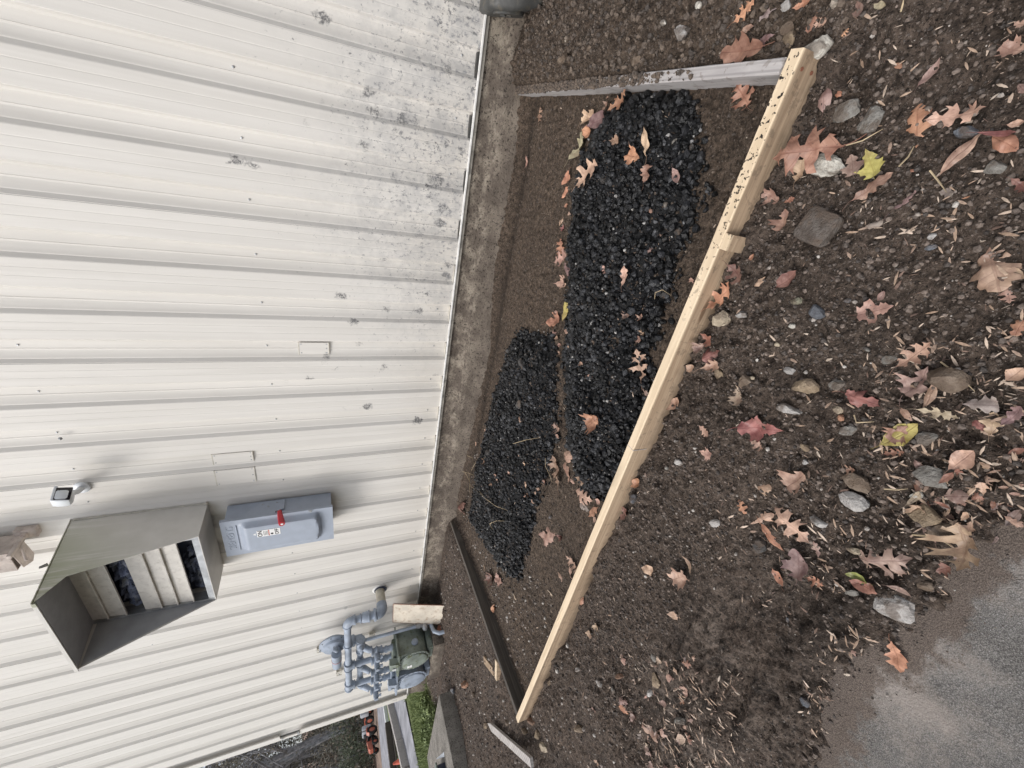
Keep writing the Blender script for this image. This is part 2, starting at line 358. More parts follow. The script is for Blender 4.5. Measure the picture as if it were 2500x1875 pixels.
M['cream'] = simple('cream_pipe_paint', (.50, .46, .38), .55, var=.12, dirt=((.22, .22, .12), .5))
M['strut'] = simple('strut_paint', (.55, .52, .45), .55, var=.15, dirt=((.12, .11, .09), .3))
M['red'] = simple('red_plastic', (.48, .022, .035), .35, var=.08, bumps=.03)
M['flash'] = simple('white_flashing', (.74, .73, .70), .5, var=.12, dirt=((.2, .18, .15), .35))
M['drip'] = simple('dirty_drip_edge', (.26, .24, .21), .7, var=.3, dirt=((.06, .055, .05), .6))
M['plate'] = simple('rusted_cream_plate', (.60, .54, .45), .6, var=.12, scale=9, bumps=.2, dirt=((.30, .19, .11), .65))
M['rust'] = simple('rusty_edge', (.18, .07, .04), .8, var=.4)
M['brown_metal'] = simple('peeling_brown_metal', (.46, .40, .36), .7, var=.2, dirt=((.22, .15, .13), .6))
M['boot'] = simple('dark_drain_casting', (.055, .055, .052), .55, var=.35, scale=10, bumps=.3, dirt=((.13, .11, .08), .5))
M['dark_gap'] = simple('dark_void', (.028, .034, .06), .5, bumps=.1)
M['insul'] = simple('crumpled_plastic', (.10, .115, .17), .3, var=.7, scale=20, bumps=1, bs=40)
def hood_mat():
    t = NT('hood_paint'); p = t.pos(); x, y, z = t.sep(p)
    st = t.noise(t.scalev(p, (3, 26, 1.6)), 1, 5, .6)
    c = t.mix(t.mr(t.noise(p, 8, 4), .3, .7), (.60, .58, .54), (.66, .64, .60))
    f = t.m_('MULTIPLY', t.mr(st, .30, .52), t.mr(t.m_('ADD', z, t.m_('MULTIPLY', y, -.9)), -.05, .75))
    f = t.m_('MULTIPLY', f, t.mr(x, -2.80, -2.785))
    c = t.mix(t.m_('MULTIPLY', f, .75), c, (.26, .285, .16))
    return t.fin(c, .55, None, 0, .35)
M['hood'] = hood_mat()
M['hood_inner_shade'] = simple('hood_shade_grey', (.34, .345, .36), .6, var=.08, bumps=.05)  # inside has the outer paint; its interior shade is put into this grey
M['blade'] = simple('louver_blade_paint', (.64, .61, .56), .5, var=.1, dirt=((.2, .16, .12), .25))
M['printed'] = simple('sticker_white', (.80, .80, .79), .5, var=.03, bumps=0)
M['ink'] = simple('black_ink', (.015, .015, .018), .5, bumps=0)
M['redink'] = simple('red_ink', (.55, .12, .08), .5, bumps=0)
M['orange'] = simple('orange_paint', (.42, .12, .075), .45, var=.12)
M['orange_cloth'] = simple('orange_cloth', (.65, .15, .10), .8, var=.12)
M['tyre'] = simple('tyre_rubber', (.018, .018, .018), .85, bumps=.4)
M['grey_paint'] = simple('light_grey_paint', (.42, .44, .47), .5, var=.08)
M['bark'] = simple('bark', (.29, .285, .295), .9, var=.4, scale=6, bumps=.8, bs=30)  # paled to grey-blue, distance haze is put into the bark colour
M['grass'] = tint_mat('grass_blades', [(0, (.10, .14, .04)), (.5, (.20, .26, .08)), (1, (.34, .40, .15))], .7, .25)
M['foliage'] = tint_mat('autumn_foliage', [(0, (.16, .16, .14)), (.5, (.26, .24, .19)), (.85, (.33, .28, .20)), (1, (.46, .40, .25))], .8, .2)  # lighter, greyer tints with the far haze painted in
M['evergreen'] = tint_mat('evergreen_foliage', [(0, (.13, .16, .11)), (1, (.22, .26, .16))], .8, .2)  # greens lightened and greyed to hold the haze of distance
M['twig'] = simple('dry_twig', (.42, .33, .21), .8, var=.3)
M['cobble'] = simple('road_gravel', (.27, .27, .29), .9, var=.3, scale=3, bumps=.6, bs=20)

# ------------------------------------------------------------------ mesh helpers
class MB:
    def __init__(s): s.v = []; s.f = []
    def add(s, vs, fs):
        b = len(s.v); s.v += [tuple(v) for v in vs]; s.f += [tuple(i + b for i in f) for f in fs]; return s
    def box(s, lo, hi, ch=.0, mat=None):
        lo = Vector(lo); hi = Vector(hi); c = (lo + hi) / 2; h = (hi - lo) / 2
        ch = min(ch, min(h) * .9)
        if ch <= 0:
            vs = [Vector((x, y, z)) for x in (-1, 1) for y in (-1, 1) for z in (-1, 1)]
            vs = [Vector((v.x * h.x, v.y * h.y, v.z * h.z)) for v in vs]
            fs = [(0, 1, 3, 2), (4, 6, 7, 5), (0, 4, 5, 1), (2, 3, 7, 6), (0, 2, 6, 4), (1, 5, 7, 3)]
        else:
            bm = bmesh.new(); bmesh.ops.create_cube(bm, size=2)
            for v in bm.verts: v.co = Vector((v.co.x * h.x, v.co.y * h.y, v.co.z * h.z))
            bmesh.ops.bevel(bm, geom=bm.edges[:], offset=ch, segments=2, affect='EDGES', profile=.5)
            bm.verts.ensure_lookup_table()
            vs = [v.co.copy() for v in bm.verts]; fs = [[v.index for v in f.verts] for f in bm.faces]; bm.free()
        if mat is not None: vs = [mat @ v for v in vs]
        return s.add([v + c for v in vs], fs)
    def tube(s, pts, r, seg=14, caps=True):
        pts = [Vector(p) for p in pts]; n = len(pts); rs = r if isinstance(r, (list, tuple)) else [r] * n
        vs = []; prev = None
        for i, p in enumerate(pts):
            d = (pts[min(i + 1, n - 1)] - pts[max(i - 1, 0)]).normalized()
            if prev is None:
                u = d.orthogonal().normalized()
            else:
                u = (prev - d * prev.dot(d)).normalized()
            prev = u; w = d.cross(u)
            for k in range(seg):
                a = 2 * math.pi * k / seg; vs.append(p + (u * math.cos(a) + w * math.sin(a)) * rs[i])
        fs = []
        for i in range(n - 1):
            for k in range(seg):
                fs.append((i * seg + k, i * seg + (k + 1) % seg, (i + 1) * seg + (k + 1) % seg, (i + 1) * seg + k))
        if caps: fs.append(tuple(range(seg))[::-1]); fs.append(tuple((n - 1) * seg + k for k in range(seg)))
        return s.add(vs, fs)
    def lathe(s, c, axis, prof, seg=28, caps=True):     # prof: (distance along axis, radius)
        axis = Vector(axis).normalized(); c = Vector(c)
        u = axis.orthogonal().normalized(); w = axis.cross(u); vs = []
        for h, r in prof:
            for k in range(seg):
                a = 2 * math.pi * k / seg; vs.append(c + axis * h + (u * math.cos(a) + w * math.sin(a)) * max(r, 1e-4))
        n = len(prof); fs = []
        for i in range(n - 1):
            for k in range(seg):
                fs.append((i * seg + k, i * seg + (k + 1) % seg, (i + 1) * seg + (k + 1) % seg, (i + 1) * seg + k))
        if caps: fs.append(tuple(range(seg))[::-1]); fs.append(tuple((n - 1) * seg + k for k in range(seg)))
        return s.add(vs, fs)
    def prism(s, poly, ext):                            # closed polygon of 3D points pushed along a vector
        n = len(poly); e = Vector(ext); P = [Vector(p) for p in poly]
        return s.add(P + [p + e for p in P], [tuple(range(n))[::-1], tuple(range(n, 2 * n))] + [(i, (i + 1) % n, n + (i + 1) % n, n + i) for i in range(n)])
    def mesh(s, name, mat, smooth=True, angle=32):
        me = bpy.data.meshes.new(name); me.from_pydata([tuple(v) for v in s.v], [], s.f)
        if mat: me.materials.append(mat)
        bm = bmesh.new(); bm.from_mesh(me); bmesh.ops.recalc_face_normals(bm, faces=bm.faces[:]); bm.to_mesh(me); bm.free()
        if smooth:
            me.polygons.foreach_set('use_smooth', [True] * len(me.polygons)); me.set_sharp_from_angle(angle=R(angle))
        me.update(); return me
def link(name, me, parent=None):
    o = bpy.data.objects.new(name, me); COL.objects.link(o)
    if parent is not None: o.parent = parent
    return o
def part(name, mb, mat, parent=None, smooth=True, angle=32, label=None):
    # part meshes are given in world metres; a parent Empty may sit elsewhere
    me = mb.mesh(name, M[mat] if isinstance(mat, str) else mat, smooth, angle)
    o = link(name, me, parent)
    if parent is not None:
        q = parent; off = Vector((0, 0, 0))
        while q is not None: off += q.location; q = q.parent
        me.transform(Matrix.Translation(-off))
    if label: o['label'] = label
    return o
def empty(name, loc, label, cat, group=None):
    o = link(name, None); o.location = loc; o.empty_display_size = .1; tag(o, label, cat, group); return o
def tag(o, label, cat, group=None, kind=None):
    o['label'] = label; o['category'] = cat
    if group: o['group'] = group
    if kind: o['kind'] = kind
    return o
def arc(c, a, b, r, n=8):   # quarter bend: from c - a*r to c + b*r around the inside corner
    c = Vector(c); a = Vector(a); b = Vector(b); out = []
    cc = c - a * r + b * r
    for i in range(n + 1):
        t = math.pi / 2 * i / n
        out.append(cc + (-b) * r * math.cos(t) + a * r * math.sin(t))
    return out
def npmesh(name, V, F, mat, attrs=None, smooth=False):
    me = bpy.data.meshes.new(name); k = F.shape[1]
    me.vertices.add(len(V)); me.vertices.foreach_set('co', V.astype(np.float32).ravel())
    me.loops.add(F.size); me.loops.foreach_set('vertex_index', F.astype(np.int32).ravel())
    me.polygons.add(len(F)); me.polygons.foreach_set('loop_start', (np.arange(len(F)) * k).astype(np.int32))
    me.update(calc_edges=True)
    if attrs:
        for n, a in attrs.items():
            at_ = me.attributes.new(n, 'FLOAT', 'POINT'); at_.data.foreach_set('value', a.astype(np.float32))
    me.materials.append(M[mat]); me.polygons.foreach_set('use_smooth', [smooth] * len(F))
    return me
def ico(sub):
    bm = bmesh.new(); bmesh.ops.create_icosphere(bm, subdivisions=sub, radius=1)
    V = np.array([v.co[:] for v in bm.verts]); F = np.array([[v.index for v in f.verts] for f in bm.faces]); bm.free(); return V, F
ICO = {i: ico(i) for i in (1, 2, 3)}
def rock(seed, sub=2, planes=13, flat=.6, soft=.12):
    r = np.random.RandomState(seed); V, F = ICO[sub]
    N = r.normal(size=(planes, 3)); N /= np.linalg.norm(N, axis=1)[:, None]; d = r.uniform(.62, 1, planes)
    c = V @ N.T; rr = np.where(c > .05, d / np.maximum(c, .05), 9).min(1); rr = np.minimum(rr, 1.25)
    rr = rr * (1 - soft) + soft
    rr *= 1 + .03 * r.normal(size=len(rr)) * (sub > 1)
    P = V * rr[:, None] * np.array([1, r.uniform(.65, .95), flat * r.uniform(.8, 1.15)])
    return P, F
def rotm(n, r, tilt=math.pi):
    a = r.uniform(0, 2 * math.pi, n); b = r.uniform(-tilt, tilt, n) ; c = r.uniform(-tilt, tilt, n)
    ca, sa, cb, sb, cc, sc = np.cos(a), np.sin(a), np.cos(b), np.sin(b), np.cos(c), np.sin(c)
    Rm = np.zeros((n, 3, 3))
    Rm[:, 0, 0] = ca * cb; Rm[:, 0, 1] = ca * sb * sc - sa * cc; Rm[:, 0, 2] = ca * sb * cc + sa * sc
    Rm[:, 1, 0] = sa * cb; Rm[:, 1, 1] = sa * sb * sc + ca * cc; Rm[:, 1, 2] = sa * sb * cc - ca * sc
    Rm[:, 2, 0] = -sb; Rm[:, 2, 1] = cb * sc; Rm[:, 2, 2] = cb * cc
    return Rm
def scatter(name, variants, pos, size, mat, seed, tilt=math.pi, tint=None, smooth=False):
    r = np.random.RandomState(seed); n = len(pos); which = r.randint(0, len(variants), n); Rm = rotm(n, r, tilt)
    tn = r.rand(n) if tint is None else tint
    Vs = []; Fs = []; Ts = []; base = 0
    for k, (V, F) in enumerate(variants):
        id_ = np.where(which == k)[0]
        if not len(id_): continue
        P = np.einsum('nij,vj->nvi', Rm[id_], V) * size[id_][:, None, None] + pos[id_][:, None, :]
        Vs.append(P.reshape(-1, 3)); Ts.append(np.repeat(tn[id_], len(V)))
        Fs.append((F[None] + (np.arange(len(id_)) * len(V))[:, None, None]).reshape(-1, F.shape[1]) + base)
        base += len(id_) * len(V)
    return link(name, npmesh(name, np.concatenate(Vs), np.concatenate(Fs), mat, {'tint': np.concatenate(Ts)}, smooth))

# ================================================================== THE SETTING
def spaced(lo, hi, fine_lo, fine_hi, fs, grow=1.13):
    c = list(np.arange(fine_lo, fine_hi + fs, fs)); s = fs; x = fine_lo
    left = []
    while x > lo: s = s * grow; x -= s; left.append(x)
    s = fs; x = c[-1]; rgt = []
    while x < hi: s = s * grow; x += s; rgt.append(x)
    return np.array(left[::-1] + c + rgt)
gx = np.concatenate([spaced(-400, -3.30, -7.6, -3.31, .028), np.arange(-3.28, -1.66, .0095), np.arange(-1.65, .8, .0058), np.arange(.81, 1.15, .0095), spaced(1.17, 400, 1.17, 1.3, .03)[1:]])
gx = np.unique(gx.round(4)); gx = gx[np.concatenate([[True], np.diff(gx) > .004])]
gy = np.concatenate([spaced(-400, -.02, -.3, -.02, .02), np.arange(0, 1.02, .0058), spaced(1.03, 400, 1.03, 2.90, .0095)])
gy = np.unique(gy.round(4)); gy = gy[np.concatenate([[True], np.diff(gy) > .003])]
GX, GY = np.meshgrid(gx, gy, indexing='ij')
# fine relief only where the mesh can carry it
GZ = height(GX, GY, True)
nx, ny = GX.shape
idx = np.arange(nx * ny).reshape(nx, ny)
F = np.stack([idx[:-1, :-1], idx[1:, :-1], idx[1:, 1:], idx[:-1, 1:]], -1).reshape(-1, 4)
warm = (ss(GX, -3.4, -3.2) * (ss(GY, .9, 1.05)) * (1 - ss(GX, .25, .6) * .3) * (GY < 3.1)).ravel()
lawn = (1 - ss(GX + .25 * vn(GX * 2, GY * 2, 5), -7.0, -6.6)).ravel()
dark = (np.exp(-((GY - 2.69) / .06) ** 2) * ss(GX, -3.3, -3.0) * (1 - ss(GX, .2, .4)) + .8 * np.exp(-((GX + .75) / .35) ** 2 - ((GY - .2) / .06) ** 2)).ravel()  # paints the shadow crease at the foundation foot, plus a patch near the asphalt
V = np.stack([GX, GY, GZ], -1).reshape(-1, 3)
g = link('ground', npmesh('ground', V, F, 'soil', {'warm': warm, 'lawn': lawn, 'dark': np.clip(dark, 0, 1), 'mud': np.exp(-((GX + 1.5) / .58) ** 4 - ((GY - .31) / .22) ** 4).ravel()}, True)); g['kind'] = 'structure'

# asphalt sheet, just below the soil's feathered edge
axs = spaced(-4.6, 7, -2.2, 1.0, .03, 1.3); ays = spaced(-9, .32, -.5, .32, .03, 1.3); ays = ays[ays < .40]
AX, AY = np.meshgrid(axs, ays, indexing='ij')
AZ = -.035 + .006 * fbm(AX, AY, 1.5, 3, 5) + .0012 * vn(AX * 40, AY * 40, 9)
n1, n2 = AX.shape; idx = np.arange(n1 * n2).reshape(n1, n2)
F = np.stack([idx[:-1, :-1], idx[1:, :-1], idx[1:, 1:], idx[:-1, 1:]], -1).reshape(-1, 4)
o = link('asphalt_pavement', npmesh('asphalt_pavement', np.stack([AX, AY, AZ], -1).reshape(-1, 3), F, 'asphalt', {'edge': np.exp(-np.maximum(-sdpoly(AX, AY, ASPH), 0) / .07).ravel()}, True)); o['kind'] = 'structure'

# ------------------------------------------------------------------ building
B = empty('metal_building', (-2.5, 2.85, 0), 'long cream building with vertical ribbed metal siding on a low concrete foundation', 'building')
YW = 2.84; P = .3047; XR = .2992; ZB = .326; ZT = 4.7; DEP = .034
def rib_profile(x_right):     # one pitch, from the recess on the right to the recess on the left
    pr = []
    def flat(x0, x1, y, grooves, gy):
        pr.append((x0, y))
        for k in grooves:
            c = x0 + (x1 - x0) * k
            pr.extend([(c + .004, y), (c, y + gy), (c - .004, y)])
        pr.append((x1, y))
    flat(x_right, x_right - .146, YW, (.3, .62), .0011)
    # soft left shoulder, shallow dished recess, deeper toward the next rib
    xa = x_right - .146; xb = x_right - P
    pr.append((xa - .004, YW + .003)); pr.append((xa - .012, YW + .024)); pr.append((xa - .018, YW + .030))
    flat(xa - .024, xa - .062, YW + .0352, (), 0)
    pr.extend([(xa - .072, YW + .0335), (xa - .074, YW + .0315), (xa - .076, YW + .0333)])
    for k in range(1, 9): t_ = k / 8; pr.append((xa - .078 - .050 * t_, YW + .0345 - .014 * t_ ** 1.6))
    pr.append((xb + .0245, YW + .0195)); pr.append((xb + .005, YW + .002))
    return pr
xc = XR + 3 * P
n0 = 0
panels = []
while xc > -7.0:
    k = min(3, int((xc + 7.0) / P) + 1)
    pr = []
    for i in range(k):
        if xc - i * P < -6.95: break
        pr += rib_profile(xc - i * P)
    pr.append((xc - k * P + .0005, YW + .002))
    pr = [(max(x, -7.04), y) for x, y in pr]
    vs = []; fs = []
    for x, y in pr: vs += [(x, y, ZB - .004), (x, y, ZT)]
    for i in range(len(pr) - 1): fs.append((2 * i, 2 * i + 1, 2 * i + 3, 2 * i + 2))
    part('siding_panel', MB().add(vs, fs), 'siding', B, True, 12)
    xc -= k * P
# body behind the siding, end wall, roof
part('end_wall', MB().box((-7.02, 2.9, .3), (-6.95, 14, ZT)), 'siding', B, False)
part('wall_core', MB().box((-6.94, 2.885, .315), (6.0, 2.95, ZT)), 'dark_gap', B, False)
fr = MB()
for q in range(int((6 - 1.22) / P)):
    x0 = 1.2134 + q * P
    fr.add([(x0, YW + .002, ZB), (x0, YW + .002, ZT), (x0 + .014, YW + DEP, ZB), (x0 + .014, YW + DEP, ZT), (x0 + .14, YW + DEP, ZB), (x0 + .14, YW + DEP, ZT), (x0 + .155, YW, ZB), (x0 + .155, YW, ZT), (x0 + P, YW, ZB), (x0 + P, YW, ZT)], [(0, 1, 3, 2), (2, 3, 5, 4), (4, 5, 7, 6), (6, 7, 9, 8)])
part('siding_panel', fr, 'siding', B, True, 12)
part('roof', MB().prism([(-7.1, 2.6, ZT), (-7.1, 14.2, ZT + 2.2), (-7.1, 14.2, ZT + 2.3), (-7.1, 2.6, ZT + .1)], (13.3, 0, 0)), 'grey_paint', B, False)
# corner trim with its notch opening
ct = MB()
ct.box((-7.075, 2.815, ZB), (-7.055, 2.97, ZT)); ct.box((-7.055, 2.815, ZB), (-6.965, 2.829, 1.70)); ct.box((-7.055, 2.815, 1.93), (-6.965, 2.829, ZT)); ct.box((-7.055, 2.815, 1.7), (-7.03, 2.829, 1.93))
part('corner_trim', ct, 'siding', B, False)
part('downspout_strap', MB().box((-7.05, 2.80, 1.71), (-6.97, 2.813, 1.73)).box((-7.05, 2.80, 1.895), (-7.0, 2.813, 1.91)), 'galv', B, False)
part('base_flashing', MB().box((-7.05, 2.826, ZB - .009), (1.25, 2.838, ZB + .003), .002), 'flash', B, False)
part('drip_edge', MB().box((-7.05, 2.834, ZB - .030), (1.25, 2.838, ZB - .0095)), 'drip', B, False)
# foundation: rough concrete face with a toe
fx = np.arange(-7.06, 6.0, .02); prof = [(2.885, .32), (2.856, .318), (2.852, .30), (2.849, .24), (2.846, .175), (2.838, .160), (2.832, .12), (2.822, .07), (2.806, .03), (2.79, -.02), (2.77, -.12)]
FX, K = np.meshgrid(fx, np.arange(len(prof)), indexing='ij'); py_ = np.array([p[0] for p in prof])[K]; pz_ = np.array([p[1] for p in prof])[K]
mask = (K > 1)
toe = (K > 4) * .03 * (vn(FX * 1.3, K * .0, 3) + .4) * ss(FX, -4.3, -3.2)
bmp = mask * (.006 * fbm(FX, pz_ * 3, 12, 4, 5))
V = np.stack([FX, py_ - toe - bmp, pz_ + mask * .003 * vn(FX * 20, K * 1.7, 9)], -1).reshape(-1, 3)
n1, n2 = FX.shape; idx = np.arange(n1 * n2).reshape(n1, n2)
F = np.stack([idx[:-1, :-1], idx[1:, :-1], idx[1:, 1:], idx[:-1, 1:]], -1).reshape(-1, 4)
me = npmesh('foundation', V, F, 'foundation', None, True); me.transform(Matrix.Translation(-B.location)); fo = link('foundation', me, B)
part('foundation_block', MB().box((-7.055, 2.89, -.1), (-6.96, 14, .31)), 'foundation', B, False)
# dark ends of the recesses just above the flashing, where foam closures show
for n_ in range(-3, 24):
    xr = XR - n_ * P
    if xr - .3 < -6.9: break
    part('rib_closure', MB().box((xr - P + .016, YW + .004, ZB + .004), (xr - .168, YW + DEP - .003, ZB + (.005 if n_ > 0 else .014))), 'boot' if n_ < 3 else 'strut', B, False)
sw = MB()
for n_ in range(-3, 24):
    xr_ = XR - n_ * P
    if xr_ < -6.8: break
    for z_ in (.42, 1.55, 2.75, 3.9):
        sw.lathe((xr_ - P + .105, YW + .034, z_), (0, -1, 0), [(0, .006), (.002, .006), (.003, .004), (.005, .0035)], 8)
sw_ = part('screw', sw, 'galv', B, False); sw_['kind'] = 'stuff'
# sheet patches
def patch(x0, x1, z0, z1, y=YW, bend=False):
    mb = MB(); mb.box((x0, y - .0045, z0), (x1, y - .001, z1), .001)
    o = part('patch_plate', mb, 'siding', B, False)
    s = MB()
    for zz in (z0, z1): s.box((x0 - .003, y - .0055, zz - .0035), (x1 + .003, y - .0012, zz + .0035), .001)
    part('sealant', s, 'flash' if z1 < 1 else 'strut', o, False)
    sc = MB()
    for a, b in ((x0 + .012, z0 + .015), (x1 - .012, z0 + .015), (x0 + .012, z1 - .015), (x1 - .012, z1 - .015), ((x0 + x1) / 2, z0 + .015)):
        sc.lathe((a, y - .0045, b), (0, -1, 0), [(0, .005), (.002, .004)], 8)
    part('screw', sc, 'galv', o)
x5 = XR - 5 * P
patch(x5 - .262, x5 - .172, 1.17, 1.36, YW + .026)
x8 = XR - 8 * P
patch(x8 - .264, x8 - .172, 1.73, 1.985, YW + .026)
x9 = XR - 9 * P
patch(x9 - .148, x9 - .004, 1.73, 1.985, YW)
# small plugged hole with grey sealant, high on the wall
W8 = MB(); W8.lathe((-2.06, YW + .004, 2.73), (0, -1, 0), [(0, .011), (.008, .008), (.012, .003)], 10); part('hole_plug', W8, 'galv', B)

# ------------------------------------------------------------------ louvred intake hood
H = empty('intake_hood', (-3.14, 2.84, 2.07), 'cream sheet metal louvred intake hood streaked with green algae, high on the ribbed wall', 'vent hood')
xr, xl, zb, zt, yb = -2.765, -3.525, 2.07, 2.84, 2.522
A_ = (2.205, 2.80); B_ = (2.36, 2.712)
side = [(YW - .001, zb), (yb, zb), B_, A_, (YW - .001, zt + .015)]
def sheet_side(x, t): return MB().prism([(x, y, z) for y, z in side], (t, 0, 0))
part('side_panel', sheet_side(xr, -.004), 'hood', H, False)
part('side_panel', MB().prism([(xl, y, z) for y, z in side if (y, z) != B_], (.004, 0, 0)), 'hood', H, False)
part('top_panel', MB().prism([(xl - .006, A_[0] - .01, A_[1] + .002), (xl - .006, YW - .001, zt + .017), (xl - .006, YW - .001, zt + .022), (xl - .006, A_[0] - .01, A_[1] + .007)], (xr - xl + .012, 0, 0)), 'hood', H, False)
part('front_lip', MB().box((xl, A_[0] - .012, A_[1] - .014), (xr, A_[0] - .006, A_[1] + .004)), 'hood', H, False)
part('bottom_panel', MB().box((xl + .004, yb, zb), (xr - .004, YW - .001, zb + .005)), 'hood', H, False)
part('shade_lining', MB().prism([(xl + .005, y, z) for y, z in ((2.62, zb + .01), (2.53, zb + .01), (2.225, 2.785), (2.62, 2.80))], (.002, 0, 0)).prism([(xl + .008, A_[0] + .01, A_[1] - .006), (xl + .008, 2.62, zt - .014), (xl + .008, 2.62, zt - .010), (xl + .008, A_[0] + .01, A_[1] - .002)], (xr - xl - .016, 0, 0)), 'hood_inner_shade', H, False)  # added sheets on the inner left and top that carry the painted shade
fr = part('louver_frame', MB().box((xl + .006, 2.525, zb + .006), (xl + .03, 2.56, zt - .01)).box((xr - .03, 2.525, zb + .006), (xr - .006, 2.56, zt - .01)).box((xl + .032, 2.525, zb + .006), (xr - .032, 2.56, zb + .045)), 'galv', H, False)
zz = [2.125, 2.205, 2.305, 2.405, 2.51, 2.615, 2.72, 2.83]
for i in range(7):
    z0, z1 = zz[i], zz[i + 1]
    if i in (0, 4): continue
    mb = MB(); a = .004
    mb.prism([(xl + .032, 2.532, z0 + a), (xl + .032, 2.540, z0 + a), (xl + .032, 2.550, z1 + .006), (xl + .032, 2.542, z1 + .006)], (xr - xl - .064, 0, 0))
    mb.box((xl + .032, 2.522, z0 + a - .002), (xr - .032, 2.5315, z0 + .014), .003)
    part('louver_blade', mb, 'blade', H, False)
part('back_lining', MB().box((xl + .01, 2.66, zb + .01), (xr - .01, 2.67, zt - .02)), 'dark_gap', H, False)
ins = MB(); rr = random.Random(4)
nxx, nzz = 24, 8; vs = []; fs = []
for i in range(nxx):
    for j in range(nzz):
        vs.append((xl + .05 + .68 * i / (nxx - 1), 2.60 + rr.uniform(-.03, .03), 2.50 + .13 * j / (nzz - 1)))
for i in range(nxx - 1):
    for j in range(nzz - 1): fs.append((i * nzz + j, i * nzz + j + 1, (i + 1) * nzz + j + 1, (i + 1) * nzz + j))
part('crumpled_lining', ins.add(vs, fs), 'insul', H, True, 80)
vs = [(v[0], v[1] + .01, v[2] - .395) for v in vs]
part('crumpled_lining', MB().add([(v[0] - .2 if v[0] > -3.1 else v[0], v[1] + .04, v[2]) for v in vs], fs), 'insul', H, True, 80)
sl = MB(); rr = random.Random(5)
z = 2.08; pts = []
while z < 2.85: pts.append((xr + .004, YW - .006, z)); z += .02
sl.tube([(p[0] + rr.uniform(-.002, .004), p[1], p[2]) for p in pts], [rr.uniform(.003, .007) for _ in pts], 6)
sl.lathe((xr + .01, YW - .012, 2.075), (0, 0, 1), [(-.012, .004), (0, .014), (.018, .004)], 8)
part('caulk_bead', sl, 'strut', H)

# ------------------------------------------------------------------ safety switch
S = empty('safety_switch', (-2.98, 2.80, 1.19), 'grey steel electrical safety switch box with a red handle, mounted below the intake hood', 'switch box')
part('enclosure', MB().box((-3.155, 2.655, 1.20), (-2.805, 2.825, 1.945), .004), 'switch_grey', S)
# cover: flat flange with a raised dome
nu, nv = 34, 64; x0, x1, z0, z1 = -3.175, -2.785, 1.19, 1.97; vs = []; fs = []
def sm(a, b, t): t = min(1, max(0, (t - a) / (b - a))); return t * t * (3 - 2 * t)
for i in range(nu):
    for j in range(nv):
        x = x0 + (x1 - x0) * i / (nu - 1); z = z0 + (z1 - z0) * j / (nv - 1)
        e = sm(-3.135, -3.095, x) * (1 - sm(-2.85, -2.81, x))
        w = 1 - sm(1.80, 1.86, z)
        cc = sm(1.30, 1.335, z - .03 * (1 - ((x + 2.975) / .17) ** 2) * -1)
        d = .045 * e * w * cc
        vs.append((x, 2.640 - d, z))
for i in range(nu - 1):
    for j in range(nv - 1): fs.append((i * nv + j, i * nv + j + 1, (i + 1) * nv + j + 1, (i + 1) * nv + j))
mb = MB().add(vs, fs)
mb.box((x0, 2.6405, z0), (x0 + .004, 2.665, z1)).box((x1 - .004, 2.6405, z0), (x1, 2.665, z1)).box((x0 + .004, 2.6405, z1 - .004), (x1 - .004, 2.665, z1)).box((x0 + .004, 2.6405, z0), (x1 - .004, 2.665, z0 + .004))
cv = part('cover', mb, 'switch_grey', S, True, 40)
part('mechanism_plate', MB().prism([(-2.803, 2.80, 1.545), (-2.803, 2.80, 1.72), (-2.803, 2.72, 1.79), (-2.803, 2.665, 1.84), (-2.803, 2.665, 1.60), (-2.803, 2.70, 1.57), (-2.803, 2.70, 1.545)], (.012, 0, 0)), 'switch_grey', S, False)
hd = part('handle', MB().tube([(-2.775, 2.66, 1.572), (-2.772, 2.62, 1.567)], .016, 10).tube([(-2.772, 2.63, 1.568), (-2.77, 2.60, 1.563), (-2.768, 2.535, 1.549), (-2.768, 2.52, 1.547)], [.018, .021, .024, .021], 12), 'red', S)
part('grip_end', MB().lathe((-2.768, 2.522, 1.547), (0, -1, -.1), [(0, .011), (.004, .009)], 10), 'printed', hd)
part('padlock_hasp', MB().tube([(-2.79, 2.665, 1.60), (-2.772, 2.665, 1.60), (-2.772, 2.665, 1.56), (-2.79, 2.665, 1.56)], .0035, 8), 'black', S)
part('latch', MB().tube([(-2.795, 2.634, 1.365), (-2.782, 2.628, 1.365), (-2.782, 2.628, 1.34)], .004, 8).lathe((-2.80, 2.636, 1.352), (0, -1, 0), [(0, .007), (.006, .006)], 8), 'galv', S)
sc = MB()
for y, z in ((2.775, 1.70), (2.775, 1.60), (2.745, 1.66)): sc.lathe((-2.790, y, z), (1, 0, 0), [(0, .006), (.003, .005)], 8)
part('screw', sc, 'galv', S)
def text(body, size, origin, xdir, ydir, mat, parent, name, ext=.0006, off=0, al='CENTER'):
    cu = bpy.data.curves.new(name, 'FONT'); cu.body = body; cu.size = size; cu.extrude = ext; cu.align_x = al; cu.align_y = 'CENTER'; cu.offset = off
    tmp = bpy.data.objects.new(name, cu); COL.objects.link(tmp); bpy.context.view_layer.update()
    me = bpy.data.meshes.new_from_object(tmp.evaluated_get(bpy.context.evaluated_depsgraph_get()))
    bpy.data.objects.remove(tmp); me.materials.clear(); me.materials.append(M[mat])
    X = Vector(xdir).normalized(); Y = Vector(ydir).normalized(); Z = X.cross(Y)
    mt = Matrix.Identity(4)
    for r_ in range(3): mt[r_][0] = X[r_]; mt[r_][1] = Y[r_]; mt[r_][2] = Z[r_]; mt[r_][3] = origin[r_]
    me.transform(mt)
    o = link(name, me, parent); q = parent; off_ = Vector((0, 0, 0))
    while q is not None: off_ += q.location; q = q.parent
    me.transform(Matrix.Translation(-off_)); return o
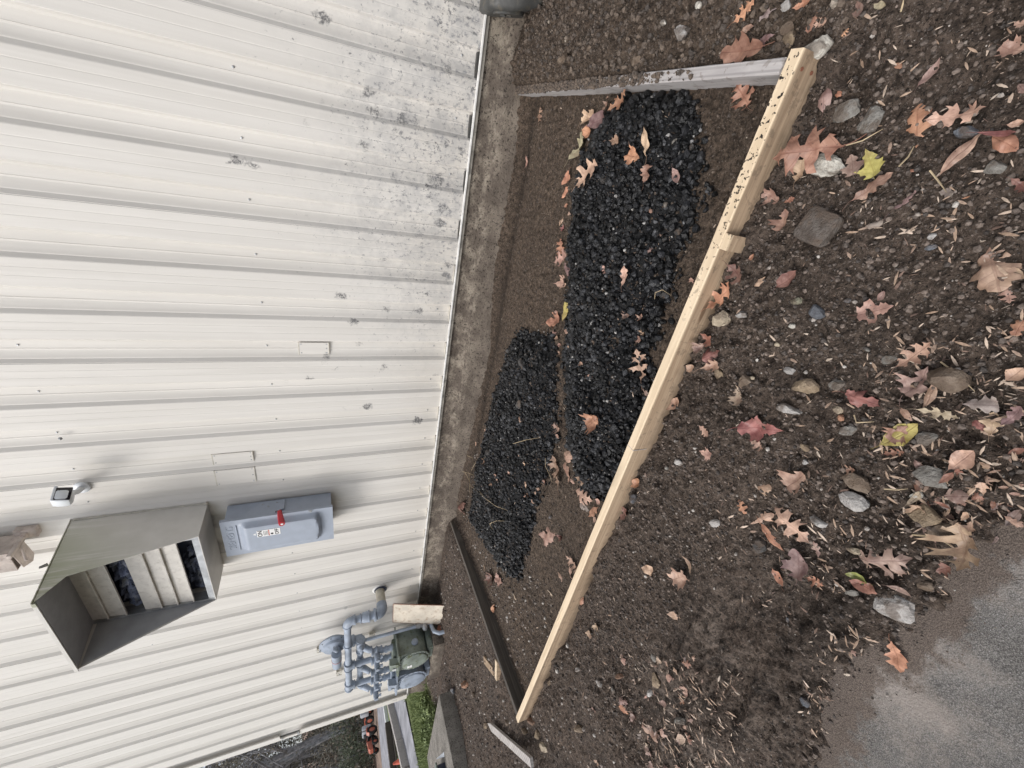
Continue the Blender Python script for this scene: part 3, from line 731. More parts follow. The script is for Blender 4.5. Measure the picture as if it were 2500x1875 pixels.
text('SIEMENS', .070, (-2.975, 2.6395, 1.915), (1, 0, 0), (0, 0, 1), 'switch_grey', cv, 'raised_lettering', .0022, .0)
part('raised_rule', MB().box((-3.12, 2.634, 1.868), (-2.84, 2.6395, 1.874), .002), 'switch_grey', cv)
lb = part('rating_label', MB().box((-2.955, 2.5930, 1.575), (-2.885, 2.5945, 1.735)), 'printed', cv, False)
text('ON', .042, (-2.92, 2.5928, 1.712), (1, 0, 0), (0, 0, 1), 'ink', lb, 'on_print', .0002, .001)
text('OFF', .036, (-2.92, 2.5928, 1.598), (1, 0, 0), (0, 0, 1), 'ink', lb, 'off_print', .0002, .001)
mb = MB()
for k in range(4): mb.box((-2.945, 2.5924, 1.686 - k * .009), (-2.897, 2.5929, 1.689 - k * .009))
mb.lathe((-2.935, 2.5929, 1.633), (0, -1, 0), [(0, .010), (.0005, .010)], 12)
part('fine_print', mb, 'ink', lb, False)
part('warning_print', MB().box((-2.952, 2.5924, 1.650), (-2.888, 2.5929, 1.656)), 'redink', lb, False)
part('pointer_mark', MB().prism([(-2.932, 2.5935, 1.742), (-2.908, 2.5935, 1.742), (-2.92, 2.5935, 1.762)], (0, .001, 0)), 'printed', cv, False)

# ------------------------------------------------------------------ camera on the wall
C_ = empty('security_camera', (-2.47, 2.80, 2.73), 'white boxy security camera with a dark glass face, bracketed to the ribbed wall', 'camera')
part('mount_base', MB().lathe((-2.47, 2.838, 2.725), (0, -1, 0), [(0, .045), (.012, .044), (.02, .036), (.024, .02)], 24), 'white', C_)
part('mount_arm', MB().tube([(-2.465, 2.82, 2.725), (-2.45, 2.77, 2.725), (-2.42, 2.73, 2.735)], [.02, .017, .02], 12), 'white', C_)
fwd = Vector((.86, -.42, -.26)).normalized(); rt = Vector((0, 0, 1)).cross(fwd).normalized(); up = fwd.cross(rt)
cm = Matrix((rt, fwd, up)).transposed()
cc = Vector((-2.385, 2.665, 2.735))
part('body', MB().box(cc + Vector((-.046, -.066, -.046)), cc + Vector((.046, .050, .046)), .026, cm), 'white', C_)
part('visor', MB().box(Vector((-.048, -.050, -.008)) + cc + cm @ Vector((0, .005, .038)), Vector((.048, .060, .008)) + cc + cm @ Vector((0, .005, .038)), .004, cm), 'white', C_)
fg = cc + cm @ Vector((0, .052, -.002))
gl = part('glass_face', MB().box(fg + Vector((-.041, -.006, -.039)), fg + Vector((.041, .006, .039)), .0058, cm), 'lens', C_)
part('lens', MB().lathe(fg + cm @ Vector((0, .0062, 0)), fwd, [(0, .014), (.002, .012)], 16), 'black', gl)
le = MB()
for a, b in ((-.022, .018), (.022, .018), (-.022, -.018), (.022, -.018)): le.lathe(fg + cm @ Vector((a, .006, b)), fwd, [(0, .004), (.001, .003)], 8)
part('infrared_lamp', le, 'black', gl)

# ------------------------------------------------------------------ battered fixture at the top edge
Fx = empty('wall_light_box', (-2.85, 2.8, 3.05), 'battered brown metal light box with peeling paint bracketed to the wall above the hood', 'light box')
part('bracket', MB().box((-2.80, 2.60, 3.062), (-2.775, 2.838, 3.085), .003).box((-2.83, 2.79, 3.02), (-2.76, 2.838, 3.13), .003).tube([(-2.79, 2.81, 3.08), (-2.80, 2.70, 3.06), (-2.86, 2.62, 3.02)], .008, 8), 'brown_metal', Fx)
vsb = [(-2.80, 2.65, 3.09), (-2.80, 2.77, 3.09), (-2.96, 2.77, 3.07), (-2.98, 2.72, 3.06), (-2.95, 2.65, 3.07)]
part('underside', MB().prism(vsb, (0, 0, .004)), 'brown_metal', Fx, False)
part('housing', MB().box((-2.96, 2.64, 3.098), (-2.795, 2.646, 3.42)).box((-2.802, 2.647, 3.098), (-2.796, 2.80, 3.42)).box((-2.96, 2.647, 3.098), (-2.954, 2.80, 3.42)).box((-2.96, 2.64, 3.421), (-2.795, 2.80, 3.427)), 'brown_metal', Fx, False)
part('loose_flap', MB().prism([(-3.05, 2.72, 3.05), (-3.09, 2.74, 3.07), (-3.12, 2.78, 3.04), (-3.07, 2.76, 3.03)], (0, .004, .004)), 'boot', Fx, False)

# ------------------------------------------------------------------ gas meters and pipework
Gm = empty('gas_meter_set', (-5.3, 2.6, .1), 'blue grey gas pipework with regulator and two round faced meters against the wall', 'gas meter')
YH = 2.57
def flange(mb, c, axis, r, h=.016): mb.lathe(Vector(c) - Vector(axis).normalized() * h / 2, axis, [(0, r * .97), (.002, r), (h - .002, r), (h, r * .97)], 24)
esc = part('wall_collar', MB().lathe((-4.36, YW + .001, .76), (0, -1, 0), [(0, .078), (.006, .072), (.014, .062)], 24), 'flash', Gm)
part('wall_hole', MB().lathe((-4.352, YW - .016, .752), (0, -1, 0), [(0, .066), (.002, .066)], 24), 'dark_gap', Gm)
part('wall_sleeve', MB().tube([(-4.36, YW, .76), (-4.36, 2.66, .76)], .047, 20), 'cream', Gm)
el = MB(); el.tube([(-4.36, 2.68, .76)] + arc((-4.36, YH, .76), (0, -1, 0), (0, 0, 1), .06) , [.050] + [.054] * 9, 20)
flange(el, (-4.36, YH, .835), (0, 0, 1), .063, .022); part('elbow', el, 'meter_blue', Gm)
rd = MB(); rd.lathe((-4.36, YH, .84), (0, 0, 1), [(0, .040), (.045, .040), (.046, .058), (.06, .06), (.062, .054), (.11, .050), (.125, .040), (.13, .046), (.14, .046), (.142, .034), (.19, .034)], 24)
part('reducer', rd, 'meter_blue', Gm)
e2 = MB(); e2.tube(arc((-4.36, YH, 1.10), (0, 0, 1), (-1, 0, 0), .065), .043, 20); flange(e2, (-4.36, YH, 1.032), (0, 0, 1), .050, .02); flange(e2, (-4.43, YH, 1.10), (1, 0, 0), .048, .02); part('elbow', e2, 'meter_blue', Gm)
part('main_header', MB().tube([(-4.43, YH, 1.10), (-5.62, YH, 1.10)], .035, 20), 'meter_blue', Gm)
un = MB()
un.lathe((-4.79, YH, 1.10), (-1, 0, 0), [(0, .046), (.02, .05), (.022, .04), (.045, .04)], 8); part('union', un, 'meter_blue', Gm, True, 20)
cols = [-5.03, -5.22, -5.48, -5.66, -5.90]
for x in (cols[1], cols[3]):
    te = MB(); te.tube([(x + .055, YH, 1.10), (x - .055, YH, 1.10)], .042, 20); flange(te, (x + .055, YH, 1.10), (1, 0, 0), .048); flange(te, (x - .055, YH, 1.10), (1, 0, 0), .048)
    te.tube([(x, YH, 1.10), (x, YH, 1.045)], .040, 18); flange(te, (x, YH, 1.04), (0, 0, 1), .046); part('tee', te, 'meter_blue', Gm)
    part('riser', MB().tube([(x, YH, 1.05), (x, YH, .86)], .031, 18), 'meter_blue', Gm)
cap = MB(); cap.tube([(-5.70, YH, 1.10), (-5.74, YH, 1.10), (-5.765, YH, 1.10)], [.043, .042, .025], 18); part('end_cap', cap, 'meter_blue', Gm)
YB = 2.64; ZBk = .975
part('back_header', MB().tube([(-4.93, YB, ZBk), (-5.83, YB, ZBk)], .032, 18), 'meter_blue', Gm)
for x in (-5.12, -5.30, -5.42, -5.75):
    fl = MB(); flange(fl, (x, YB, ZBk), (1, 0, 0), .042, .03); part('coupling', fl, 'meter_blue', Gm)
for x in (cols[0], cols[2], cols[4]):
    mb = MB(); mb.tube([(x + .05, YB, ZBk)] + arc((x, YB, ZBk), (-1, 0, 0), (0, -.35, -.94), .045) + [(x, YH, .87)], [.037] * 10 + [.030], 18)
    part('elbow', mb, 'meter_blue', Gm)
for i, x in enumerate(cols):
    mb = MB(); mb.lathe((x, YH - .02, .745), (0, 0, 1), [(0, .030), (.002, .042), (.016, .042), (.018, .034), (.04, .036), (.06, .05), (.08, .036), (.1, .034), (.102, .044), (.118, .044), (.12, .03)], 22)
    vb = part('valve_body', mb, 'meter_blue', Gm)
    mb = MB(); mb.tube([(x, YH - .06, .806), (x, YH - .11, .806)], .030, 16); mb.tube([(x, YH - .11, .806), (x, YH - .135, .806)], .024, 12)
    part('bonnet', mb, 'meter_blue', vb)
    part('valve_tab', MB().box((x - .03, YH - .1, .745), (x + .03, YH - .09, .775), .003), 'meter_blue', vb)
    if i < 4:
        mb = MB(); mb.lathe((x, YH - .03, .635), (0, 0, 1), [(0, .036), (.022, .04), (.024, .03), (.06, .03), (.062, .037), (.085, .037), (.087, .028), (.12, .028)], 20)
        part('swivel', mb, 'meter_blue', Gm)
part('header_dome', MB().lathe((cols[0], YH + .01, .85), (0, 0, 1), [(0, .036), (.03, .034), (.045, .02), (.05, .002)], 16), 'meter_blue', Gm)
# meters
for k, xm in enumerate((-5.13, -5.57)):
    mt_ = 'meter_green' if k == 0 else 'meter_blue'
    zc = .415; y0, y1 = 2.36, 2.70
    body = MB(); R_ = .158
    outl = [(xm - R_, .60), (xm + R_, .60)]
    outl = [(xm + R_, .585)] + [(xm + R_ * math.cos(a), zc + R_ * math.sin(a)) for a in [-math.pi * i / 16 for i in range(0, 17)]] + [(xm - R_, .585)]
    body.prism([(x, y0 + .035, z) for x, z in outl], (0, y1 - y0 - .07, 0)); bd = part('meter_body', body, mt_, Gm, True, 40, label='algae stained meter body' if k == 0 else 'clean blue grey meter body')
    for s, yy in ((-1, y0 + .035), (1, y1 - .035)):
        d = MB(); d.lathe((xm, yy, zc), (0, s, 0), [(0, R_ * 1.06), (.012, R_ * 1.08), (.014, R_ * .96), (.026, R_ * .90), (.034, R_ * .74), (.037, R_ * .4), (.038, .002)], 40)
        dd = part('diaphragm_cover', d, mt_ if k == 0 else 'meter_blue', Gm, True, 25)
        if s < 0:
            bl = MB()
            for a in range(18):
                t = 2 * math.pi * a / 18; bl.lathe((xm + R_ * 1.01 * math.cos(t), yy - .012, zc + R_ * 1.01 * math.sin(t)), (0, -1, 0), [(0, .007), (.007, .006)], 6)
            part('bolt', bl, 'galv' if k == 0 else 'meter_blue', dd, False)
            if k == 0:
                for q in (-1, 1): part('paper_tag', MB().box((xm - .07, yy - .041, zc + .055 + q * .014 - .012), (xm - .025, yy - .0375, zc + .055 + q * .014 + .012)), 'printed', dd, False)
            else:
                f2 = MB(); f2.box((xm - .07, yy - .0400, zc + .02), (xm - .015, yy - .036, zc + .085), .001); part('cast_badge', f2, 'meter_blue', dd, False)
    tp = MB(); tp.prism([(xm - .20, y0 + .0, .587), (xm - .12, y0 - .02, .587), (xm + .12, y0 - .02, .587), (xm + .20, y0 + .02, .587), (xm + .20, y1, .587), (xm - .20, y1, .587)], (0, 0, .016))
    part('top_plate', tp, mt_, Gm, False)
    hp = MB(); hp.prism([(xm - .15, y0 + .02, .605), (xm + .15, y0 + .02, .605), (xm + .15, y1 - .02, .605), (xm - .15, y1 - .02, .605)], (0, 0, .006))
    hp.box((xm - .13, y0 + .07, .605), (xm + .13, y1 - .08, .645), .02); part('top_housing', hp, mt_, Gm, True)
    ib = part('index_box', MB().prism([(xm + .0, y0 - .03, .604), (xm + .12, y0 - .03, .604), (xm + .12, y0 - .015, .69), (xm + .0, y0 - .015, .69)], (0, .075, 0)), mt_, Gm, False)
    part('index_window', MB().box((xm + .02, y0 - .033, .625), (xm + .06, y0 - .028, .665)), 'index', ib, False)
    rc = MB(); rc.lathe((xm + R_ + .001, 2.50, .40), (1, 0, 0), [(0, .038), (.012, .036), (.018, .026)], 18); part('round_port', rc, 'meter_blue', bd)
    part('foot', MB().box((xm - .10, y0 + .06, .20), (xm + .10, y1 - .06, .262), .006), mt_, Gm)
part('support_block', MB().box((-5.75, 2.40, .0), (-4.98, 2.68, .198), .01), 'foundation', Gm)
# regulator
rg = part('regulator', MB().lathe((-4.90, 2.74, 1.235), (0, -1, 0), [(0, .05), (.02, .10), (.04, .128), (.055, .148), (.066, .150), (.07, .148), (.085, .118), (.11, .108), (.125, .06), (.128, .02)], 40), 'meter_blue', Gm, True, 25)
bl = MB()
for a in range(8):
    t = 2 * math.pi * a / 8 + .2; bl.lathe((-4.90 + .134 * math.cos(t), 2.672, 1.235 + .134 * math.sin(t)), (0, -1, 0), [(0, .009), (.010, .008)], 6)
part('bolt', bl, 'boot', rg, False)
part('spring_case', MB().tube([(-4.86, 2.55, 1.215), (-4.99, 2.55, 1.215), (-5.07, 2.55, 1.215), (-5.10, 2.55, 1.215), (-5.125, 2.55, 1.215)], [.050, .050, .046, .046, .032], 18), 'meter_blue', Gm)
part('seal_band', MB().tube([(-4.965, 2.549, 1.215), (-4.972, 2.549, 1.215)], .0515, 18), 'orange', Gm)
part('vent_elbow', MB().tube([(-4.87, 2.60, 1.20), (-4.82, 2.56, 1.21)] + arc((-4.76, 2.55, 1.215), (1, 0, 0), (0, 0, 1), .03) , .024, 14), 'meter_blue', Gm)
part('inlet_body', MB().lathe((-4.90, 2.66, 1.12), (0, 0, -1), [(0, .05), (.05, .045), (.07, .06), (.09, .06), (.095, .045), (.17, .045)], 20).tube([(-4.84, 2.62, .97), (-4.99, 2.62, .97)], .047, 18), 'meter_blue', Gm)
part('spanner_cock', MB().lathe((-4.88, 2.60, .97), (0, -1, 0), [(0, .04), (.03, .04), (.04, .028), (.07, .026), (.085, .015)], 18).box((-4.955, 2.52, .958), (-4.86, 2.545, .982), .006), 'meter_blue', Gm)
part('supply_riser', MB().tube([(-4.90, 2.63, .97), (-4.90, 2.63, .37)], .0185, 14), 'meter_blue', Gm)
vl = MB(); vl.lathe((-4.90, 2.63, .375), (0, 0, -1), [(0, .026), (.02, .026), (.022, .033), (.05, .033), (.052, .026), (.07, .024)], 12)
part('supply_fitting', vl, 'galv', Gm)
part('supply_valve', MB().lathe((-4.90, 2.60, .275), (0, -1, 0), [(-.03, .03), (.0, .034), (.02, .03), (.04, .018)], 12).tube([(-4.90, 2.63, .31), (-4.90, 2.63, .06)], .02, 12), 'galv', Gm)
part('ground_bend', MB().tube([(-4.90, 2.60, .2), (-4.86, 2.50, .19), (-4.85, 2.46, .14), (-4.85, 2.46, .04)], .022, 12), 'meter_blue', Gm)
for x, z in ((-5.18, 1.385), (-5.80, 1.20), (-5.17, .83), (-5.60, .80)):
    s_ = empty('strut_clip', (x, 2.83, z), 'x', 'x'); del s_['label']; del s_['category']; s_.parent = Gm; s_.location = Vector((x, 2.83, z)) - Gm.location
    part('channel', MB().box((x - .03, 2.79, z - .032), (x + .03, 2.838, z - .027)).box((x - .03, 2.79, z + .027), (x + .03, 2.838, z + .032)).box((x - .03, 2.832, z - .027), (x + .03, 2.838, z + .027)).box((x - .03, 2.79, z - .027), (x - .012, 2.795, z + .027)).box((x + .012, 2.79, z - .027), (x + .03, 2.795, z + .027)), 'strut', s_, False)
    part('bolt', MB().lathe((x, 2.79, z), (0, -1, 0), [(0, .010), (.01, .009)], 6), 'galv', s_, False)

# leaning plate and its rusty foot
pl = empty('metal_plate', (-4.68, 2.58, .1), 'rust stained cream metal plate standing upright in the soil beside the gas riser', 'plate')
vsp = [Vector((-4.52, 2.56, .06)), Vector((-4.89, 2.565, .06)), Vector((-4.85, 2.715, .615)), Vector((-4.49, 2.71, .625))]
part('sheet', MB().prism(vsp, (0, .012, -.003)), 'plate', pl, False)
part('rusted_edge', MB().tube([vsp[0] + Vector((.003, .004, 0)), vsp[3] + Vector((.003, .004, 0))], .005, 6).tube([vsp[3] + Vector((0, .004, .002)), vsp[2] + Vector((0, .004, .002))], .004, 6).tube([vsp[2] + Vector((-.002, .004, 0)), vsp[1] + Vector((-.002, .004, 0))], .005, 6), 'rust', pl)
part('bent_tab', MB().prism([(-4.84, 2.545, .13), (-4.88, 2.50, .16), (-4.90, 2.47, .10), (-4.86, 2.53, .08)], (0, 0, .006)), 'rust', pl, False)

# downspout boot at the right edge
Db = empty('drain_boot', (.72, 2.76, .1), 'dark cast drain boot with raised oval panel at the foot of the wall', 'drain boot')
mb = MB(); secs = []
for z, x0, y0 in ((.09, .665, 2.62), (.16, .635, 2.61), (.24, .61, 2.63), (.31, .60, 2.66), (.345, .60, 2.69), (.36, .61, 2.71)):
    secs.append([(x0 + .02, y0, z), (x0, y0 + .02, z), (x0, YW - .004, z), (.84, YW - .004, z), (.84, y0 + .02, z), (.82, y0, z)])
vs = [p for s_ in secs for p in s_]; fs = []
for i in range(len(secs) - 1):
    for k in range(6): fs.append((i * 6 + k, i * 6 + (k + 1) % 6, (i + 1) * 6 + (k + 1) % 6, (i + 1) * 6 + k))
fs += [tuple(range(6)), tuple(30 + k for k in range(6))]
part('casting', MB().add(vs, fs), 'boot', Db, True, 50)
ov = [(.598 - .0, 2.715 + .048 * math.cos(a), .235 + .085 * math.sin(a)) for a in [2 * math.pi * i / 20 for i in range(20)]]
part('oval_panel', MB().prism([(x + .004 + .16 * (.235 - z), y, z) for x, y, z in ov], (.03, 0, 0)), 'boot', Db, True, 40, label='raised oval panel with worn cast lettering')
cl = MB()
for dz in (.03, -.005): cl.lathe((.612 + .16 * -dz, 2.715, .235 + dz), (-1, 0, -.1), [(.0, .016), (.0135, .016), (.0135, .011), (.0, .011)], 16, False)
part('cast_ring', cl, 'boot', Db)

# ------------------------------------------------------------------ form boards
def plank(name, a, b, w, h, ztop, mat, label, cat='board', group=None, ch=.003, cut=0, warp=0):
    a = Vector(a); b = Vector(b); d = (b - a); L = d.length; n = max(2, int(L / .06))
    o = link(name, None); 
    bm_v = []; fs = []; rr = random.Random(len(label))
    sec = [(-w / 2 + ch, 0), (w / 2 - ch, 0), (w / 2, ch), (w / 2, h - ch), (w / 2 - ch, h), (-w / 2 + ch, h), (-w / 2, h - ch), (-w / 2, ch)]
    for i in range(n + 1):
        t = i / n
        for y, z in sec:
            q = warp * math.sin(t * 5.1 + z * 30)
            bm_v.append((t * L + (cut * (z / h) if i == n else 0) , y + q + rr.uniform(-.0006, .0006), z - h + rr.uniform(-.0006, .0006)))
    for i in range(n):
        for k in range(8): fs.append((i * 8 + k, i * 8 + (k + 1) % 8, (i + 1) * 8 + (k + 1) % 8, (i + 1) * 8 + k))
    fs += [tuple(range(8)), tuple(n * 8 + k for k in range(8))]
    me = MB().add(bm_v, fs).mesh(name, M[mat], True, 35)
    o2 = bpy.data.objects.new(name, me); bpy.data.objects.remove(o); COL.objects.link(o2)
    o2.location = (a.x, a.y, ztop); o2.rotation_euler = (0, 0, math.atan2(d.y, d.x))
    return tag(o2, label, cat, group)
lb_ = plank('form_board', (.338, .9575), (-3.312, .977), .038, .105, .088, 'pine', 'long pale new pine board on edge, the near side of the gravel form', warp=.0015)
plank('form_board', (.3055, .982), (.3055, 2.835), .036, .10, .087, 'grey_wood', 'short grey weathered board running from the wall to the pale board corner', warp=.001)
plank('form_board', (-3.285, .995), (-3.415, 2.79), .038, .15, .086, 'dark_wood', 'dark wet board closing the far end of the form near the gas meters', warp=.002)
# nail heads and a stamp of paint are parts of the pine board
nl = MB()
for z in (.066, .028): nl.lathe((.300, .9375, z), (0, -1, 0), [(0, .005), (.0015, .0045)], 10)
me = nl.mesh('nail', M['rust']); 
inv = Matrix.Rotation(-lb_.rotation_euler.z, 4, 'Z') @ Matrix.Translation(-Vector(lb_.location)); me.transform(inv); link('nail', me, lb_)
pm = MB().box((-.9235, .9440, .02), (-.9215, .9455, .0885)).box((-.9235, .946, .0878), (-.9215, .983, .0886)); me = pm.mesh('pencil_mark', M['grey_wood'], False); me.transform(inv); link('pencil_mark', me, lb_)
st = MB().prism([(-.145, .938, -.06), (-.100, .938, -.06), (-.096, .9385, .0875), (-.141, .9385, .0875)], (0, -.024, 0)); me = st.mesh('stake', M['pine'], False); me.transform(inv); link('stake', me, lb_)
# chipped splinter
spn = MB().prism([(-2.08, .962, .0885), (-2.02, .968, .0885), (-2.10, .974, .0885), (-2.14, .968, .0885)], (0, .002, .004)); me = spn.mesh('splinter', M['pine'], False); me.transform(inv); link('splinter', me, lb_)
# loose pointed stake and a short offcut
z0 = max(hz(-4.06 + .78 * q / 12, 1.25 - .52 * q / 12) for q in range(13)) + .004
sk = MB(); a = Vector((-4.06, 1.25, z0)); b = Vector((-3.28, .73, z0)); d = (b - a).normalized(); s_ = Vector((-d.y, d.x, 0)) * .026; u_ = Vector((0, 0, .02))
sk.add([a, a + d * .12 + s_, b + s_, b - s_, a + d * .12 - s_, a + u_ * .5, a + d * .12 + s_ + u_, b + s_ + u_, b - s_ + u_, a + d * .12 - s_ + u_], [(0, 1, 2, 3, 4), (5, 9, 8, 7, 6), (0, 5, 6, 1), (1, 6, 7, 2), (2, 7, 8, 3), (3, 8, 9, 4), (4, 9, 5, 0)])
me = sk.mesh('wooden_stake', M['old_wood'], False); tag(link('wooden_stake', me), 'pointed pale grey wooden stake lying loose beyond the far end of the form', 'stake')
oc = MB(); q0 = Vector((-3.66, 1.50, hz(-3.66, 1.5)))
oc.box(q0 + Vector((-.13, -.03, 0)), q0 + Vector((.10, .03, .018)), .002, Matrix.Rotation(-.85, 3, 'Z')); me = oc.mesh('offcut', M['pine'], False)
tag(link('wood_offcut', me), 'thin pale offcut lying flat outside the dark board', 'offcut')
oc = MB(); oc.box((-3.52, 1.34, .0), (-3.36, 1.375, .085), .002, Matrix.Rotation(.4, 3, 'Z')); me = oc.mesh('wood_peg', M['pine'], False)
tag(link('wood_peg', me), 'short cream peg bracing the outside of the dark board', 'peg')

# concrete slab with a dark box
cs = empty('concrete_slab', (-6, 1.2, 0), 'raised grey concrete slab with a sharp front corner beyond the soil', 'slab')
part('slab', MB().box((-6.93, -.6, -.1), (-5.27, 2.03, .20), .006), 'concrete', cs)
bx = empty('utility_box', (-5.9, 1.45, .2), 'low dark utility box standing on the concrete slab at the frame edge', 'box')
part('lid', MB().box((-6.35, 1.05, .285), (-5.68, 1.59, .30), .004), 'meter_green', bx); part('case', MB().box((-6.33, 1.07, .201), (-5.70, 1.57, .284), .004), 'dark_gap', bx)
part('tag', MB().prism([(-5.66, 1.60, .201), (-5.63, 1.63, .201), (-5.70, 1.62, .28)], (.004, .004, 0)), 'white', bx, False)

# ================================================================== STUFF ON THE GROUND
npr = np.random.RandomState(11)
def on_ground(n, x0, x1, y0, y1, r): 
    x = r.uniform(x0, x1, n); y = r.uniform(y0, y1, n); return x, y
crumb_v = [rock(i, 1, 9, .8, .3) for i in range(6)]
def valid(x, y):
    ok = ~((np.abs(y - .967) < .035) & (x < .37) & (x > -3.35)) & ~((np.abs(x - .3055) < .03) & (y > .95)) & ~((np.abs(x + 3.35) < .09) & (y > .95)) & (y < 2.76)
    ok &= ~((x < -5.2) & (y < 2.1)) & ~((x < -4.9) & (x > -5.8) & (y > 2.3))
    return ok
def crumbs(name, n, rect, smin, smax, mat, seed, label, excl_asph=True, pale=None):
    r = np.random.RandomState(seed); x, y = on_ground(n, *rect, r); ok = valid(x, y)
    x, y = x[ok], y[ok]
    if excl_asph:
        k = sdpoly(x, y, ASPH) > -.02 - .16 * r.rand(len(x)) ** 5; x, y = x[k], y[k]
    s = smin * (smax / smin) ** (r.rand(len(x)) ** 2.6)
    md = np.exp(-((x + 1.5) / .55) ** 4 - ((y - .31) / .2) ** 4); s = s * (1 - .75 * md)
    s = s * np.where(sdpoly(x, y, ASPH) < 0, .5, 1)
    z = np.maximum(height(x, y), np.where(sdpoly(x, y, ASPH) < .05, -.034, -9)) + s * .25
    tn = r.rand(len(x)) if pale is None else np.where(r.rand(len(x)) < pale, r.uniform(.93, 1, len(x)), r.uniform(0, .88, len(x)))
    o = scatter(name, crumb_v, np.stack([x, y, z], 1), s, mat, seed, math.pi, tn)
    return tag(o, label, 'soil crumbs', kind='stuff')
crumbs('soil_crumbs', 26000, (-2.3, .75, .03, .96), .0015, .0085, 'crumb', 1, 'dark soil crumbs and grit between the pale board and the asphalt', pale=.03)
r9 = np.random.RandomState(99); bx_ = r9.uniform(.288, .323, 2600); by_ = 1.3 + 1.5 * r9.rand(2600) ** .7; bs_ = .002 + .009 * r9.rand(2600) ** 3; kk = (by_ > 1.55) | (r9.rand(2600) < .35)
tag(scatter('soil_crumbs', crumb_v, np.stack([bx_, by_, .088 + bs_ * .4 + .004 * r9.rand(2600) * (by_ > 1.7)], 1)[kk], bs_[kk], 'crumb_warm', 98, math.pi, np.minimum(r9.rand(int(kk.sum())), .85)), 'brown soil spilled over the top of the grey board', 'soil crumbs', kind='stuff')
crumbs('soil_crumbs', 7000, (-3.1, .28, 1.0, 2.72), .002, .009, 'crumb_warm', 2, 'brown soil crumbs on the levelled floor inside the form', False, pale=.012)
crumbs('soil_crumbs', 9000, (.34, 1.1, .9, 2.78), .0025, .014, 'crumb_warm', 3, 'coarse brown soil lumps heaped right of the grey board', pale=.012)
crumbs('soil_crumbs', 12000, (-7, -2.3, .15, 2.72), .003, .014, 'crumb', 4, 'pale chips and grit over the soil toward the gas meters and slab', pale=.22)

# millings piles
chunk_v = [rock(40 + i, 1, 10, .8, .2) for i in range(10)] + [rock(60 + i, 2, 12, .8, .15) for i in range(3)]
def pile(name, poly, n, seed, label):
    r = np.random.RandomState(seed); P_ = np.array(poly); lo, hi = P_.min(0) - .05, P_.max(0) + .05
    x = r.uniform(lo[0], hi[0], n); y = r.uniform(lo[1], hi[1], n)
    d = sdpoly(x, y, poly) + .02 * vn(x * 14, y * 14, 21)
    k = (d < .005 + .05 * r.rand(n) ** 4) & valid(x, y); x, y, d = x[k], y[k], d[k]
    edge = np.exp(-((d + .02) / .05) ** 2)
    s = .0042 * (4.4 ** (r.rand(len(x)) ** 2.1)) * (1 + .35 * edge * r.rand(len(x)))
    z = height(x, y) + .002 + s * r.uniform(.1, .6, len(x))
    tn = r.rand(len(x)); tn = np.where(s > .0105, np.minimum(tn, .935), tn)
    o = scatter(name, chunk_v, np.stack([x, y, z], 1), s, 'millings', seed, math.pi, tn)
    return tag(o, label, 'gravel pile', kind='stuff')
pile('gravel_pile', PILE1, 22000, 5, 'larger mound of glossy black asphalt gravel inside the form')
pile('gravel_pile', PILE2, 16000, 6, 'smaller mound of black asphalt gravel against the wall side of the form')
for nm, poly, lab in (('gravel_bed', PILE1, 'black fine bed under the larger gravel mound'), ('gravel_bed', PILE2, 'black fine bed under the smaller gravel mound')):
    P_ = np.array(poly); xs = np.arange(P_[:, 0].min() - .03, P_[:, 0].max() + .03, .012); ys = np.arange(P_[:, 1].min() - .03, P_[:, 1].max() + .03, .012)
    X_, Y_ = np.meshgrid(xs, ys, indexing='ij'); d = sdpoly(X_, Y_, poly) + .02 * vn(X_ * 14, Y_ * 14, 21); Z_ = height(X_, Y_) + .0015
    idx = np.arange(X_.size).reshape(X_.shape); F = np.stack([idx[:-1, :-1], idx[1:, :-1], idx[1:, 1:], idx[:-1, 1:]], -1).reshape(-1, 4)
    keep = (d[:-1, :-1] < -.005).ravel() & valid(X_[:-1, :-1], Y_[:-1, :-1]).ravel(); F = F[keep]
    tag(link(nm, npmesh(nm, np.stack([X_, Y_, Z_], -1).reshape(-1, 3), F, 'millbase', None, True)), lab, 'gravel', kind='stuff')

# ------------------------------------------------------------------ placing by what the photograph shows
ZN = {'A': (1700, 0, 2.765), 'B': (1700, 500, 2.765), 'C': (1700, 1100, 2.141), 'S': (1080, 0, 3.072), 'T': (1200, 200, 3.318), 'U': (1100, 700, 2.765), 'E': (1000, 1300, 2.886)}
def zp(zn, x, y): a, b, s = ZN[zn]; return a + x / s, b + y / s

